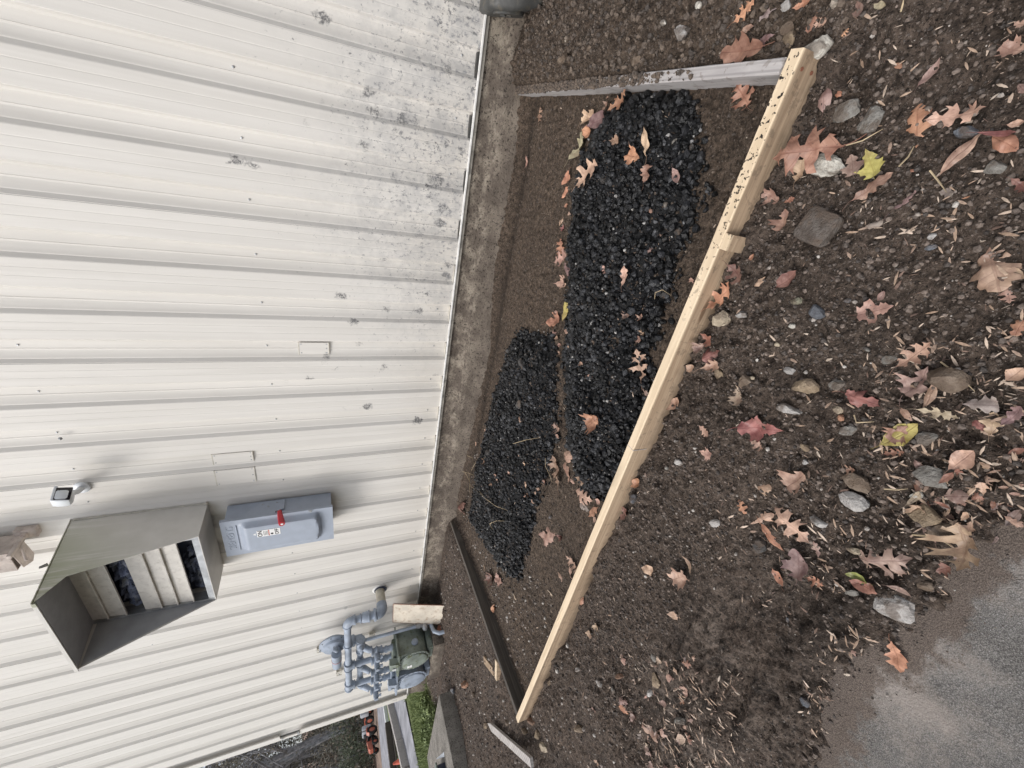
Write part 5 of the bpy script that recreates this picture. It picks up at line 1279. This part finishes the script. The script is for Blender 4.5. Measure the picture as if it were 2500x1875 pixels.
# more litter where the photograph is thick with it (lower right, photo units of zone C)
for i in range(46):
    t = i / 45
    x = rnd.uniform(1150, 1710); y = rnd.uniform(-10, 420) if i % 2 else rnd.uniform(150, 700)
    if x < 1250 and y > 500: continue
    d = rnd.uniform(0, 6.28); l = rnd.uniform(22, 50)
    LV.append(('C', x - l * math.cos(d), y - l * math.sin(d), x + l * math.cos(d), y + l * math.sin(d), rnd.choice(['crumple', 'oval', 'maple', 'oak', 'sliver']), rnd.choice(['pink', 'peach', 'brown', 'mauve', 'tan', 'redbrown', 'grey']), rnd.uniform(.7, 1.1), None, .006))
for i in range(34):     # frayed litter at the lower edge of zone E and between
    x = rnd.uniform(1500, 2000); y = rnd.uniform(850, 1659); d = rnd.uniform(0, 6.28); l = rnd.uniform(16, 34)
    LV.append(('E', x - l * math.cos(d), y - l * math.sin(d), x + l * math.cos(d), y + l * math.sin(d), rnd.choice(['crumple', 'oval', 'maple']), rnd.choice(['pink', 'cream', 'tan', 'mauve', 'grey']), 1.0, None, .005))
def where(x, y):
    if y < .93:
        if sdpoly(np.array([x]), np.array([y]), ASPH)[0] < .03: return 'on the asphalt edge'
        if x > .3: return 'on soil beyond the board corner'
        if y > .8: return 'beside the outer board side'
        if x < -2: return 'in the soil past the board far half'
        if x < -.9: return 'in the muddy ground by the ruts'
        return 'in the litter between board and asphalt' if y < .45 else 'on soil outside the pale board'
    if x > .31: return 'above the grey board'
    a = sdpoly(np.array([x]), np.array([y]), PILE1)[0]; b = sdpoly(np.array([x]), np.array([y]), PILE2)[0]
    if min(a, b) < -.03: return 'on the larger gravel mound' if a < b else 'on the smaller gravel mound'
    if min(a, b) < .05: return 'at the rim of the larger mound' if a < b else 'at the rim of the smaller mound'
    return 'on the bare floor of the form'
KN = {'oak': 'oak', 'round_oak': 'oak', 'maple': 'maple', 'oval': 'oval', 'sliver': 'narrow curled', 'crumple': 'crumpled'}
leaves = []
for i, (zn, x0, y0, x1, y1, kind, col, wd_, lab, up) in enumerate(LV):
    a = at(*zp(zn, x0, y0), up, False); b = at(*zp(zn, x1, y1), up, False)
    big = math.hypot(x1 - x0, y1 - y0) > 95
    d = b - a; L = math.hypot(d.x, d.y)
    r = random.Random(500 + i)
    if L > .24: L = .24
    if zn == 'U' and lab is None and .8 < math.hypot(x1 - x0, y1 - y0) < 66: L = min(L, .042)
    if i == 114: kind = 'oval'; wd_ = .6
    me = leaf_mesh(kind, L, wd_, r.uniform(.25, .95) * (1 if kind != 'sliver' else 1.2) * r.choice([1, 1, -.6]), 900 + i, r.uniform(.07, .17), .5 if kind == 'sliver' else r.uniform(0, .35), big and r.random() < .8, r.uniform(-.5, .5))
    o = link('leaf', me); mid = (a + b) / 2
    zs = max(hz(a.x, a.y), hz(b.x, b.y), hz(mid.x, mid.y)) if L > .05 else hz(mid.x, mid.y)
    if i == 0: zs = .088
    pb = 'mound' in where(mid.x, mid.y)
    o.location = (a.x, a.y, zs + .003 + up * .35 + (.010 if pb else 0))
    o.rotation_euler = (r.uniform(-.12, .12), r.uniform(-.08, .08), math.atan2(d.y, d.x))
    if i == 0:
        o.location = (a.x, a.y, .035); o.rotation_euler = (0, -.38, math.atan2(d.y, d.x))
    c = mute(LC[col], .95 if col in ('yellow', 'green') else .95, .05 if col in ('yellow', 'green') else .16); f = r.uniform(.62, 1.08); o.color = (min(1, c[0] * f), min(1, c[1] * f * r.uniform(.93, 1.07)), min(1, c[2] * f), 1)
    if lab is None:
        sz = 'tiny' if L < .035 else 'small' if L < .07 else 'medium sized' if L < .12 else 'large'
        lab = f"{sz} {CW.get(col, col)} {KN[kind]} leaf {where(mid.x, mid.y)}"
    leaves.append((o, lab, mid))
by = {}
for t3 in leaves: by.setdefault(t3[1], []).append(t3)
ORD = ['nearest', 'second', 'third', 'fourth', 'fifth', 'sixth', 'seventh', 'eighth', 'ninth', 'tenth', 'eleventh', 'twelfth']
for lab, ls in by.items():
    ls.sort(key=lambda q: -q[2].y)
    for k, (o, l, mid) in enumerate(ls):
        if len(ls) == 1: s = l
        elif len(ls) == 2: s = l + (', nearer the wall' if k == 0 else ', farther out')
        else: s = l + (', nearest the wall' if k == 0 else f', {ORD[min(k, 11)]} from wall')
        tag(o, s, 'leaf', 'fallen autumn leaves on the ground')

HEROES = [(o['label'], Vector(o.location)) for o in COL.objects if o.get('group') in ('loose stones on the ground',)] + [(l, m_) for o, l, m_ in leaves if len(by[l]) == 1]
# winged seeds ---------------------------------------------------------
def seed_mesh(s):
    r = random.Random(s); n = 9; vs = []; fs = []
    for i in range(n):
        t = i / (n - 1); w = .085 * math.sin(math.pi * min(1, t * 1.02)) ** .75 * (1 + .15 * r.uniform(-1, 1)) + .004
        zz_ = .05 * math.sin(t * 3) * r.uniform(.5, 1.2)
        vs += [(t - .5, w, zz_ + .015), (t - .5, 0, zz_ + .03), (t - .5, -w, zz_ + .012)]
    for i in range(n - 1):
        for k in range(2): fs.append((i * 3 + k, i * 3 + k + 1, (i + 1) * 3 + k + 1, (i + 1) * 3 + k))
    return np.array(vs), np.array(fs)
SV = [seed_mesh(i) for i in range(6)]
SPOTS = []       # zone, x0,x1,y0,y1,n
for zn, x0, x1, y0, y1, n in (('C',950,1713,-20,420,95),('C',600,1350,380,760,60),('C',560,740,1220,1500,65),('C',640,960,930,1250,70),('B',1150,2212,850,1659,90),('B',250,1200,900,1659,30),('B',1000,2212,0,860,38),('A',900,2212,60,1600,60),('C',100,700,120,460,28),('C',0,200,1200,1659,75),('E',1700,2020,950,1659,110),('E',900,1700,350,1650,45),('E',230,700,500,1600,70),('T',500,1500,200,1600,16),('U',200,1300,300,1500,36),('E',820,1300,0,900,14),('C',600,1713,760,1659,6)):
    for i in range(int(n * .72)): SPOTS.append((zn, rnd.uniform(x0, x1), rnd.uniform(y0, y1), rnd.choice([0, 0, 1])))
SPOTS += [('A',1050,365,0),('A',1155,110,0),('A',1635,190,0),('A',1775,295,0),('A',1825,445,0),('A',1970,340,0),('A',2065,580,0),('A',1425,1565,0),('B',1425,180,0),('B',1800,938,0),('B',1700,95,0),('B',1740,60,0),('B',1730,100,0),('B',2110,200,0),('B',1990,690,0),('B',1230,350,0)]
pos = []; sizes = []; heads = []
PM = at_many([zp(q[0], q[1], q[2]) for q in SPOTS], .003)
for (zn, x, y, c), p in zip(SPOTS, PM):
    p = Vector(p)
    if abs(p.y - .967) < .03 and -3.35 < p.x < .37: continue
    pos.append(p); sizes.append(.012 + .022 * rnd.random() if c == 0 else rnd.uniform(.008, .016)); heads.append(rnd.gauss(1.45, .5))
order = sorted(range(len(pos)), key=lambda i: (pos[i] - CAM).length / sizes[i])
smesh = []
for k, (V_, F_) in enumerate(SV):
    for tv in (.2, .5, .85): smesh.append(npmesh('winged_seed', V_, F_, 'seed', {'tint': np.full(len(V_), tv)}, True))
first = {}
for c, i in enumerate(order[:295]):
    o = bpy.data.objects.new('winged_seed', rnd.choice(smesh)); COL.objects.link(o)
    o.location = pos[i]; s = sizes[i]; o.scale = (s, s, s); o.rotation_euler = (rnd.uniform(-.25, .25), rnd.uniform(-.25, .25), heads[i] + rnd.uniform(-.9, .9))
    hl = min(HEROES, key=lambda q: (q[1] - pos[i]).length)[0]
    w8 = ('pale dry seed nearest the ' + hl).split()[:16]
    while w8[-1] in ('the', 'a', 'of', 'with', 'by', 'on', 'in', 'and', 'above', 'beside', 'below', 'its', 'at', 'from', 'to', 'near', 'under'): w8.pop()
    tag(o, ' '.join(w8), 'seed', 'dry winged seeds scattered over the ground')
rest = order[295:]
Pp = np.array([pos[i][:] for i in rest] ); Sz = np.array([sizes[i] for i in rest])
r_ = np.random.RandomState(77)
ex = []
for zn, x0, x1, y0, y1, n in (('C',560,1713,-20,760,420),('B',1150,2212,900,1659,220),('E',1500,2020,850,1659,900),('E',200,800,450,1659,700),('E',900,1700,250,1659,350),('B',0,2212,0,1659,300),('C',0,240,1150,1659,260),('C',560,760,1200,1560,120),('C',0,600,100,900,200),('C',600,1000,900,1500,110),('A',700,2212,0,1659,200),('U',150,650,300,1659,420),('U',650,1350,0,1500,420),('T',650,1500,200,1650,380)):
    for i in range(n):
        x = rnd.uniform(x0, x1); y = rnd.uniform(y0, y1)
        if zn == 'C' and (x - 1100) * .9 + (y - 500) > 620: continue
        ex.append(zp(zn, x, y))
ex = at_many(ex, .002); ex = ex[np.abs(ex[:, 1] - .967) > .03]; exs = .0045 + .021 * r_.rand(len(ex)) ** 3
strip_v = []
for s in range(4):
    V_, F_ = seed_mesh(20 + s); strip_v.append((V_ * np.array([1, 1.6 if s % 2 else .6, 1.4]), F_))
o = scatter('leaf_litter', strip_v, ex, exs, 'litter', 78, .45, r_.rand(len(ex)) ** .7, True); tag(o, 'fine litter of seed scraps and broken leaf bits over the soil', 'litter', kind='stuff')
if len(rest): o = scatter('seed_litter', SV, Pp, Sz, 'seed', 79, .3, None, True); tag(o, 'further pale dry seeds thinly spread over the soil', 'litter', kind='stuff')

# dry grass wisps and twigs -------------------------------------------
def wisp(pts, r, name, mat, lab, cat):
    me = MB().tube(pts, [r] * (len(pts) - 1) + [r * .3], 5).mesh(name, M[mat]); return tag(link(name, me), lab, cat)
def U2(x, y, up): return at(*zp('U', x, y), up, False)
for i, (pl_, lab) in enumerate([([(50, 1115), (100, 1160), (155, 1200)], 'short dry grass stalk near the foundation above the smaller mound'), ([(140, 1240), (180, 1180), (295, 1125)], 'curved dry grass stalk crossing the edge of the smaller mound'), ([(65, 1250), (120, 1258), (180, 1275)], 'straight yellow grass stalk by the foundation'), ([(70, 1260), (110, 1300), (140, 1350), (195, 1390)], 'bent yellow grass stalk drooping over the smaller mound'), ([(120, 1260), (130, 1330), (128, 1390)], 'thin upright dry grass stalk by the foundation'), ([(160, 1330), (230, 1420), (300, 1480), (385, 1510)], 'long thin rootlet across the smaller mound'), ([(262, 1600), (310, 1580), (368, 1582)], 'pale forked twig on the far end of the smaller mound'), ([(300, 1600), (280, 1590), (265, 1605), (285, 1640)], 'small twisted grass clump twig on the mound'), ([(420, 1060), (500, 1035), (570, 1022)], 'faint dry stalk on the smaller mound'), ([(1265, 850), (1330, 900), (1365, 930)], None), ([(640, 1150), (640, 1210), (668, 1270), (685, 1320)], 'thin pale curled stem in the gap between the mounds'), ([(1350, 80), (1380, 40), (1430, 20), (1490, 60)], 'arched pale stem near the edge of the larger mound')]):
    if lab is None: continue
    n = len(pl_); pts = [U2(x, y, .02 + .05 * math.sin(math.pi * k / (n - 1)) * (i % 3) / 2) for k, (x, y) in enumerate(pl_)]
    wisp(pts, .0016, 'dry_stalk', 'twig', lab, 'stalk')
for zn, pl_, lab in (('A', [(1365, 1125), (1430, 1060), (1470, 985)], 'thin stem below the orange brown oak leaf'), ('A', [(1010, 980), (1120, 950), (1260, 870)], 'pale forked twig between the grey stone and the cream stone'), ('B', [(1065, 1420), (1080, 1470), (1200, 1465)], 'curled dark stem in the litter'), ('C', [(980, 200), (1050, 205), (1105, 200)], 'straight grey twig beside the grey flat stone'), ('C', [(1130, 440), (1260, 450), (1365, 525)], 'long thin dry twig in the wet litter'), ('A', [(1380, 80), (1390, 30), (1395, -5)], 'yellow straw at the photo edge'), ('A', [(1575, 1150), (1640, 1230), (1690, 1300)], 'thin twig leading to the flat grey leaf'), ('B', [(1650, 1060), (1780, 1160), (1880, 1260)], 'long thin stem across the big grey brown stone')):
    wisp([at(*zp(zn, x, y), .012) for x, y in pl_], .0017, 'twig', 'twig', lab, 'twig')

# ================================================================== BACKGROUND BEYOND THE CORNER
def strip(name, poly, z, mat, kind='structure'):
    o = link(name, MB().add([(x, y, z) for x, y in poly], [tuple(range(len(poly)))]).mesh(name, M[mat] if isinstance(mat, str) else mat, False)); o['kind'] = kind; return o
strip('gravel_path', [(-9.9, 7.5), (-9.95, 3.9), (-9.35, 2.6), (-8.6, .5), (-8.0, -3), (-9.2, -3), (-10.0, .8), (-10.5, 2.9), (-11.5, 3.8), (-12.4, 4.9), (-13.2, 7.5)], .022, 'cobble')
M['lawn'] = simple('lawn', (.17, .21, .08), .9, var=.35, scale=6, bumps=.8, bs=60)
M['kerb'] = simple('pale_kerb', (.62, .63, .64), .8, var=.1)
M['leafy'] = simple('leaf_covered_verge', (.24, .17, .13), .9, var=.4, scale=4, bumps=.9, bs=30)  # brown lightened, background haze is part of this colour
strip('verge', [(-13.3, 9), (-13.2, 5.1), (-12.0, 3.2), (-10.2, -3), (-14, -3), (-14.1, 4.1), (-14.9, 6), (-15.0, 9)], .020, 'lawn')
strip('road', [(-14.9, 12), (-14.85, 5.8), (-14.1, 4.1), (-13.0, -6), (-19.2, -6), (-19.4, 5.9), (-18.6, 12)], .012, 'cobble')
strip('leafy_verge', [(-18.6, 14), (-19.4, 5.9), (-19.2, -6), (-25, -6), (-26, 14)], .016, 'leafy')
kb = MB()
kp = [(-14.9, 9), (-14.78, 5.8), (-14.0, 4.1), (-13.1, -1)]
for a, b in zip(kp, kp[1:]):
    a = Vector((*a, 0)); b = Vector((*b, 0)); d = (b - a).normalized(); s = Vector((-d.y, d.x, 0)) * .12
    kb.prism([a - s, b - s, b + s, a + s], (0, 0, .10))
o = link('kerb', kb.mesh('kerb', M['kerb'], False)); o['kind'] = 'structure'
# timber edging between verge and path
te = empty('timber_edging', (-11.4, 3.8, 0), 'long weathered timber edging with a bright top beside the gravel path', 'timber edging')
tp_ = [(-12.95, 5.6), (-12.5, 4.9), (-11.4, 3.75), (-10.85, 3.1), (-10.0, 1.0)]
for a, b in zip(tp_, tp_[1:]):
    a = Vector((*a, .0)); b = Vector((*b, .0)); d = (b - a).normalized(); s = Vector((-d.y, d.x, 0)) * .07
    part('timber', MB().prism([a - s + d * .01, b - s - d * .01, b + s - d * .01, a + s + d * .01], (0, 0, .16)), 'old_wood', te, False)
# stacked railway timbers on the verge
for i, (x, y, z) in enumerate(((-13.35, 4.4, -.05), (-12.95, 4.2, -.05), (-13.15, 4.3, .08))):
    d = Vector((.22, -1, 0)).normalized(); s = Vector((1, .22, 0)).normalized() * .1; a = Vector((x, y + .5, z + .02))
    tag(link('railway_timber', MB().prism([a - s, a + d * 3.6 - s, a + d * 3.6 + s, a + s], (0, 0, .12)).mesh('railway_timber', M['dark_wood'], False)), ['dark squared timber lying nearest the road on the verge', 'dark squared timber lying nearest the gravel path', 'dark squared timber stacked on top of the other two'][i], 'timber', 'dark timbers stacked on the verge')
oc_ = MB(); oc_.lathe((-11.75, 3.55, .01), (0, 0, 1), [(0, .11), (.012, .11), (.014, .075), (.10, .05), (.19, .03), (.23, .02)], 16)
oc_.box((-11.88, 3.42, .0), (-11.62, 3.68, .02), .005)
tag(link('traffic_cone', oc_.mesh('traffic_cone', M['orange_cloth'])), 'small bright orange cone standing by the timber edging', 'cone')

# grass between slab and path: individual blades in one mass
def blades(name, n, rect, hmin, hmax, label, seed, mask=None):
    r = np.random.RandomState(seed); x = r.uniform(rect[0], rect[1], n); y = r.uniform(rect[2], rect[3], n)
    if mask is not None: k = mask(x, y); x, y = x[k], y[k]
    n = len(x); h = r.uniform(hmin, hmax, n); a = r.uniform(0, 6.28, n); w = .006 + .004 * r.rand(n); z = height(x, y, False)
    lx = r.normal(0, .5, n) * h; ly = r.normal(0, .5, n) * h
    V_ = np.stack([np.stack([x - w * np.cos(a), y - w * np.sin(a), z - .01], 1), np.stack([x + w * np.cos(a), y + w * np.sin(a), z - .01], 1), np.stack([x + lx, y + ly, z + h], 1)], 1).reshape(-1, 3)
    F_ = np.arange(3 * n).reshape(-1, 3)
    return tag(link(name, npmesh(name, V_, F_, 'grass', {'tint': np.repeat(r.rand(n), 3)})), label, 'grass', kind='stuff')
blades('grass', 26000, (-10.2, -6.6, 1.2, 5.5), .03, .09, 'green grass strip between the concrete slab and the gravel path', 31, lambda x, y: ~((x < -9.3) & (y < 3.9)) & ~((x > -6.95) & (y > 2.75)) & ~((x > -6.95) & (y < 2.05)) & (x > -9.35 - (y - 2.6) * .5))
blades('grass', 9000, (-13.6, -10.8, 2.5, 6.5), .04, .09, 'shorter grass on the verge behind the timber edging', 33, lambda x, y: sdpoly(x, y, [(-13.3, 9), (-13.2, 5.1), (-12.0, 3.2), (-10.2, -3), (-14, -3), (-14.1, 4.1), (-14.9, 6), (-15.0, 9)]) < 0)
# leafy weeds by the corner
def foliage_cloud(cent, rad, n, size, r):
    P_ = r.normal(size=(n, 3)); P_ /= np.linalg.norm(P_, axis=1)[:, None]; P_ *= (r.rand(n) ** .45)[:, None] * np.array(rad); P_ += np.array(cent)
    a = r.normal(size=(n, 3)); a /= np.linalg.norm(a, axis=1)[:, None]; b = np.cross(a, r.normal(size=(n, 3))); b /= np.linalg.norm(b, axis=1)[:, None]
    s = size * r.uniform(.6, 1.4, n)[:, None]
    V_ = np.stack([P_ - a * s, P_ + b * s * .6, P_ + a * s, P_ - b * s * .6], 1).reshape(-1, 3); F_ = np.arange(4 * n).reshape(-1, 4)
    return V_, F_, np.repeat(r.rand(n), 4)
r_ = np.random.RandomState(5)
for i, (c, lab) in enumerate((((-6.75, 2.5, .12), 'low leafy green weed at the building corner'), ((-6.45, 2.25, .11), 'dark leafy weed behind the tip of the concrete slab'), ((-7.15, 2.35, .10), 'bluish green weed on the edge of the grass strip'))):
    V_, F_, t_ = foliage_cloud(c, (.20, .18, .10), 420, .022, r_)
    tag(link('weed_plant', npmesh('weed_plant', V_, F_, 'grass', {'tint': t_ * .6})), lab, 'weed', 'weeds around the building corner')

# trees -----------------------------------------------------------------
def tree(x, y, h, seed, leafy, label, mat='foliage', spread=.28):
    r = random.Random(seed); npz = np.random.RandomState(seed); tr = empty('tree', (x, y, 0), label, 'tree', 'bare and thin leaved trees on the wooded bank')
    mb = MB(); tips = []
    def grow(p, d, L, rad, lev):
        n = 4; pts = [p]; q = p.copy(); dd = d.copy()
        for i in range(n):
            dd = (dd + Vector((r.uniform(-1, 1), r.uniform(-1, 1), r.uniform(-.4, .7))) * .16).normalized(); q = q + dd * L / n; pts.append(q.copy())
        mb.tube(pts, [rad * (1 - .5 * i / n) for i in range(n + 1)], 5 if lev else 8, lev == 0)
        if lev >= 3: tips.append(pts[-1]); return
        k = 8 if lev == 0 else 4
        for j in range(k):
            t = r.uniform(.3, 1) if lev else r.uniform(.22, 1); i0 = min(n - 1, int(t * n)); bp = pts[i0].lerp(pts[i0 + 1], t * n - i0 if i0 < n else 0)
            az = r.uniform(0, 6.28); nd = (dd * .55 + Vector((math.cos(az), math.sin(az), r.uniform(-.1, .5))) * .9).normalized()
            grow(bp, nd, L * r.uniform(.32, .55), rad * .42, lev + 1)
    grow(Vector((x, y, -.2)), Vector((0, 0, 1)), h, h * .016, 0)
    part('trunk', mb, 'bark', tr)
    if leafy > 0:
        Vs = []; Fs = []; Ts = []; b = 0
        for tp in tips:
            if r.random() > leafy: continue
            V_, F_, t_ = foliage_cloud(tp, (h * .07,) * 3, 30, .045, npz); Vs.append(V_); Fs.append(F_ + b); Ts.append(t_ * .8 + .2 * r.random()); b += len(V_)
        if Vs:
            me = npmesh('crown', np.concatenate(Vs), np.concatenate(Fs), mat, {'tint': np.concatenate(Ts)}); me.transform(Matrix.Translation(-tr.location)); link('crown', me, tr)
    return tr
rt_ = random.Random(12)
kinds = ['tall bare grey tree', 'slender yellow leaved tree', 'leaning bare tree', 'thin leaved olive green tree', 'twiggy dark tree', 'forked bare tree', 'young pale green tree', 'tall sparse yellow tree']
k = 0
for row, (dist, hh, leafy) in enumerate(((27, 7.5, .5), (33, 12, .45), (41, 16, .35), (50, 19, .3))):
    for j in range(6):
        az = 10 + j * 3.8 + rt_.uniform(-.8, .8) + row * .7
        x = -dist * math.cos(R(az)); y = dist * math.sin(R(az))
        place = ['front row', 'second row', 'third row', 'hindmost row'][row]
        tree(x, y, hh * rt_.uniform(.85, 1.15), 60 + k, leafy, f"{kinds[(k + row) % 8]} on the wooded bank, {place}, {['leftmost','second from the left','third from the left','fourth from the left','fifth from the left','rightmost'][j]}"); k += 1
# wooded bank behind: rising ground and underbrush
bk = MB(); nn = 30; vs = []; fs = []; rb = random.Random(8)
for i in range(nn):
    for j in range(8):
        d = 24 + j * 7; az = -25 + 75 * i / (nn - 1); vs.append((-d * math.cos(R(az)), d * math.sin(R(az)), -.05 + max(0, j - .5) * .95 + rb.uniform(-.25, .25) * (j > 0)))
for i in range(nn - 1):
    for j in range(7): fs.append((i * 8 + j, i * 8 + j + 1, (i + 1) * 8 + j + 1, (i + 1) * 8 + j))
o = link('wooded_hillside', bk.add(vs, fs).mesh('wooded_hillside', M['leafy'], True, 80)); o['kind'] = 'structure'
Vs = []; Fs = []; Ts = []; b = 0
for i in range(1050):
    d = rb.uniform(24, 52) if i < 400 else rb.uniform(38, 55); az = rb.uniform(4, 36); z = max(0, (d - 27) / 7) * .95 + (0 if i < 400 else rb.uniform(1, 7)); s = rb.uniform(.7, 1.7)
    V_, F_, t_ = foliage_cloud((-d * math.cos(R(az)), d * math.sin(R(az)), z + s * .6), (s, s, s * .9), 170, .065, np.random.RandomState(i)); Vs.append(V_); Fs.append(F_ + b); Ts.append(t_ * rb.uniform(.3, 1)); b += len(V_)
tag(link('underbrush', npmesh('underbrush', np.concatenate(Vs), np.concatenate(Fs), 'foliage', {'tint': np.concatenate(Ts)})), 'tangled olive underbrush covering the wooded bank', 'underbrush', kind='stuff')
for i, (x, y, s, lab) in enumerate(((-23.5, 7.9, 1.1, 'dense green shrub right behind the mowers'), (-24.5, 9.4, 1.4, 'taller dark green shrub behind the second mower'), (-23.8, 6.6, 1.0, 'rounded green shrub left of the mowers'))):
    sh = empty('shrub', (x, y, 0), lab, 'shrub', 'green shrubs at the foot of the bank')
    V_, F_, t_ = foliage_cloud((0, 0, s * .65), (s * .8, s * .8, s * .7), 3200, .035, np.random.RandomState(70 + i)); link('crown', npmesh('crown', V_, F_, 'evergreen', {'tint': t_}), sh)
    part('stem', MB().tube([(x, y, -.1), (x + .05, y, s * .6), (x - .1, y, s * 1.2)], [.05, .035, .015], 6), 'bark', sh)
# power lines
for i, (e0, yoff) in enumerate(((4.9, 0), (6.1, .4), (9.6, .2))):
    pts = [Vector((-38 + yoff * 3, -30 + 90 * t, 40 * math.tan(R(e0)) + 1.16 + 1.5 * (2 * t - 1) ** 2)) for t in [k_ / 20 for k_ in range(21)]]
    wisp(pts, .022, 'power_line', 'black', ['lowest thin overhead wire crossing in front of the trees', 'middle overhead wire crossing in front of the trees', 'highest overhead wire crossing near the treetops'][i], 'wire')
# tractors ------------------------------------------------------------
def wheel(parent, x, y, r, w, name='wheel'):
    t = MB(); t.lathe((x, y - w / 2, r), (0, 1, 0), [(0, r * .6), (.0, r * .92), (w * .15, r), (w * .85, r), (w, r * .92), (w, r * .6)], 24, False); o = part(name, t, 'tyre', parent)
    part('rim', MB().lathe((x, y - w / 2 + .03, r), (0, 1, 0), [(0, r * .18), (.0, r * .3), (.05, r * .6), (w - .1, r * .6), (w - .06, r * .2)], 20), 'orange', o)
def tractor(x, y, rot, label):
    tr = empty('riding_mower', (0, 0, 0), label, 'mower')
    for sx in (-1, 1): wheel(tr, -.55, sx * .52, .46, .28); wheel(tr, .75, sx * .48, .30, .2)
    part('hood', MB().prism([(.25, -.22, .55), (1.15, -.22, .52), (1.2, -.22, .78), (1.0, -.22, .92), (.25, -.22, .98)], (0, .44, 0)), 'orange', tr, True, 30)
    part('chassis', MB().box((-.7, -.18, .35), (1.1, .18, .56), .03), 'black', tr)
    part('fender', MB().prism([(-.95, -.68, .85), (-.75, -.68, 1.0), (-.3, -.68, .98), (-.15, -.68, .75), (-.2, -.68, .72), (-.35, -.68, .9), (-.75, -.68, .92), (-.9, -.68, .82)], (0, .32, 0)), 'orange', tr, False)
    part('fender', MB().prism([(-.95, .36, .85), (-.75, .36, 1.0), (-.3, .36, .98), (-.15, .36, .75), (-.2, .36, .72), (-.35, .36, .9), (-.75, .36, .92), (-.9, .36, .82)], (0, .32, 0)), 'orange', tr, False)
    part('seat', MB().box((-.65, -.2, .85), (-.3, .2, .93), .03).box((-.7, -.2, .93), (-.6, .2, 1.25), .03), 'black', tr)
    part('steering_wheel', MB().lathe((.0, 0, 1.1), (-.5, 0, .85), [(0, .17), (.02, .18), (.03, .17), (.02, .15), (0, .155)], 18, False).tube([(.2, 0, .9), (0, 0, 1.1)], .02, 8), 'black', tr)
    part('roll_bar', MB().tube([(-.8, -.42, .8), (-.85, -.42, 1.75), (-.85, .42, 1.75), (-.8, .42, .8)], .035, 8), 'black', tr)
    if False: part('loader_arm', MB().tube([(.0, -.42, .8), (.9, -.42, 1.0), (1.6, -.42, .45)], .05, 8), 'orange', tr); part('loader_arm', MB().tube([(.0, .42, .8), (.9, .42, 1.0), (1.6, .42, .45)], .05, 8), 'orange', tr)
    if False: part('bucket', MB().prism([(1.6, -.7, .1), (2.05, -.7, .08), (1.95, -.7, .14), (1.68, -.7, .2), (1.62, -.7, .55), (1.56, -.7, .55)], (0, 1.4, 0)), 'grey_paint', tr, False)
    part('grass_catcher', MB().box((-1.45, -.5, .5), (-.98, .5, 1.35), .12), 'grey_paint', tr)
    tr.scale = (.40, .40, .40)
    tr.location = (x, y, .02); tr.rotation_euler = (0, 0, R(rot)); return tr
tractor(-20.2, 7.05, -62, 'orange riding mower with a pale grey catcher parked across the road')
t2 = tractor(-21.8, 8.35, 200, 'second orange riding mower partly hidden by the building corner')
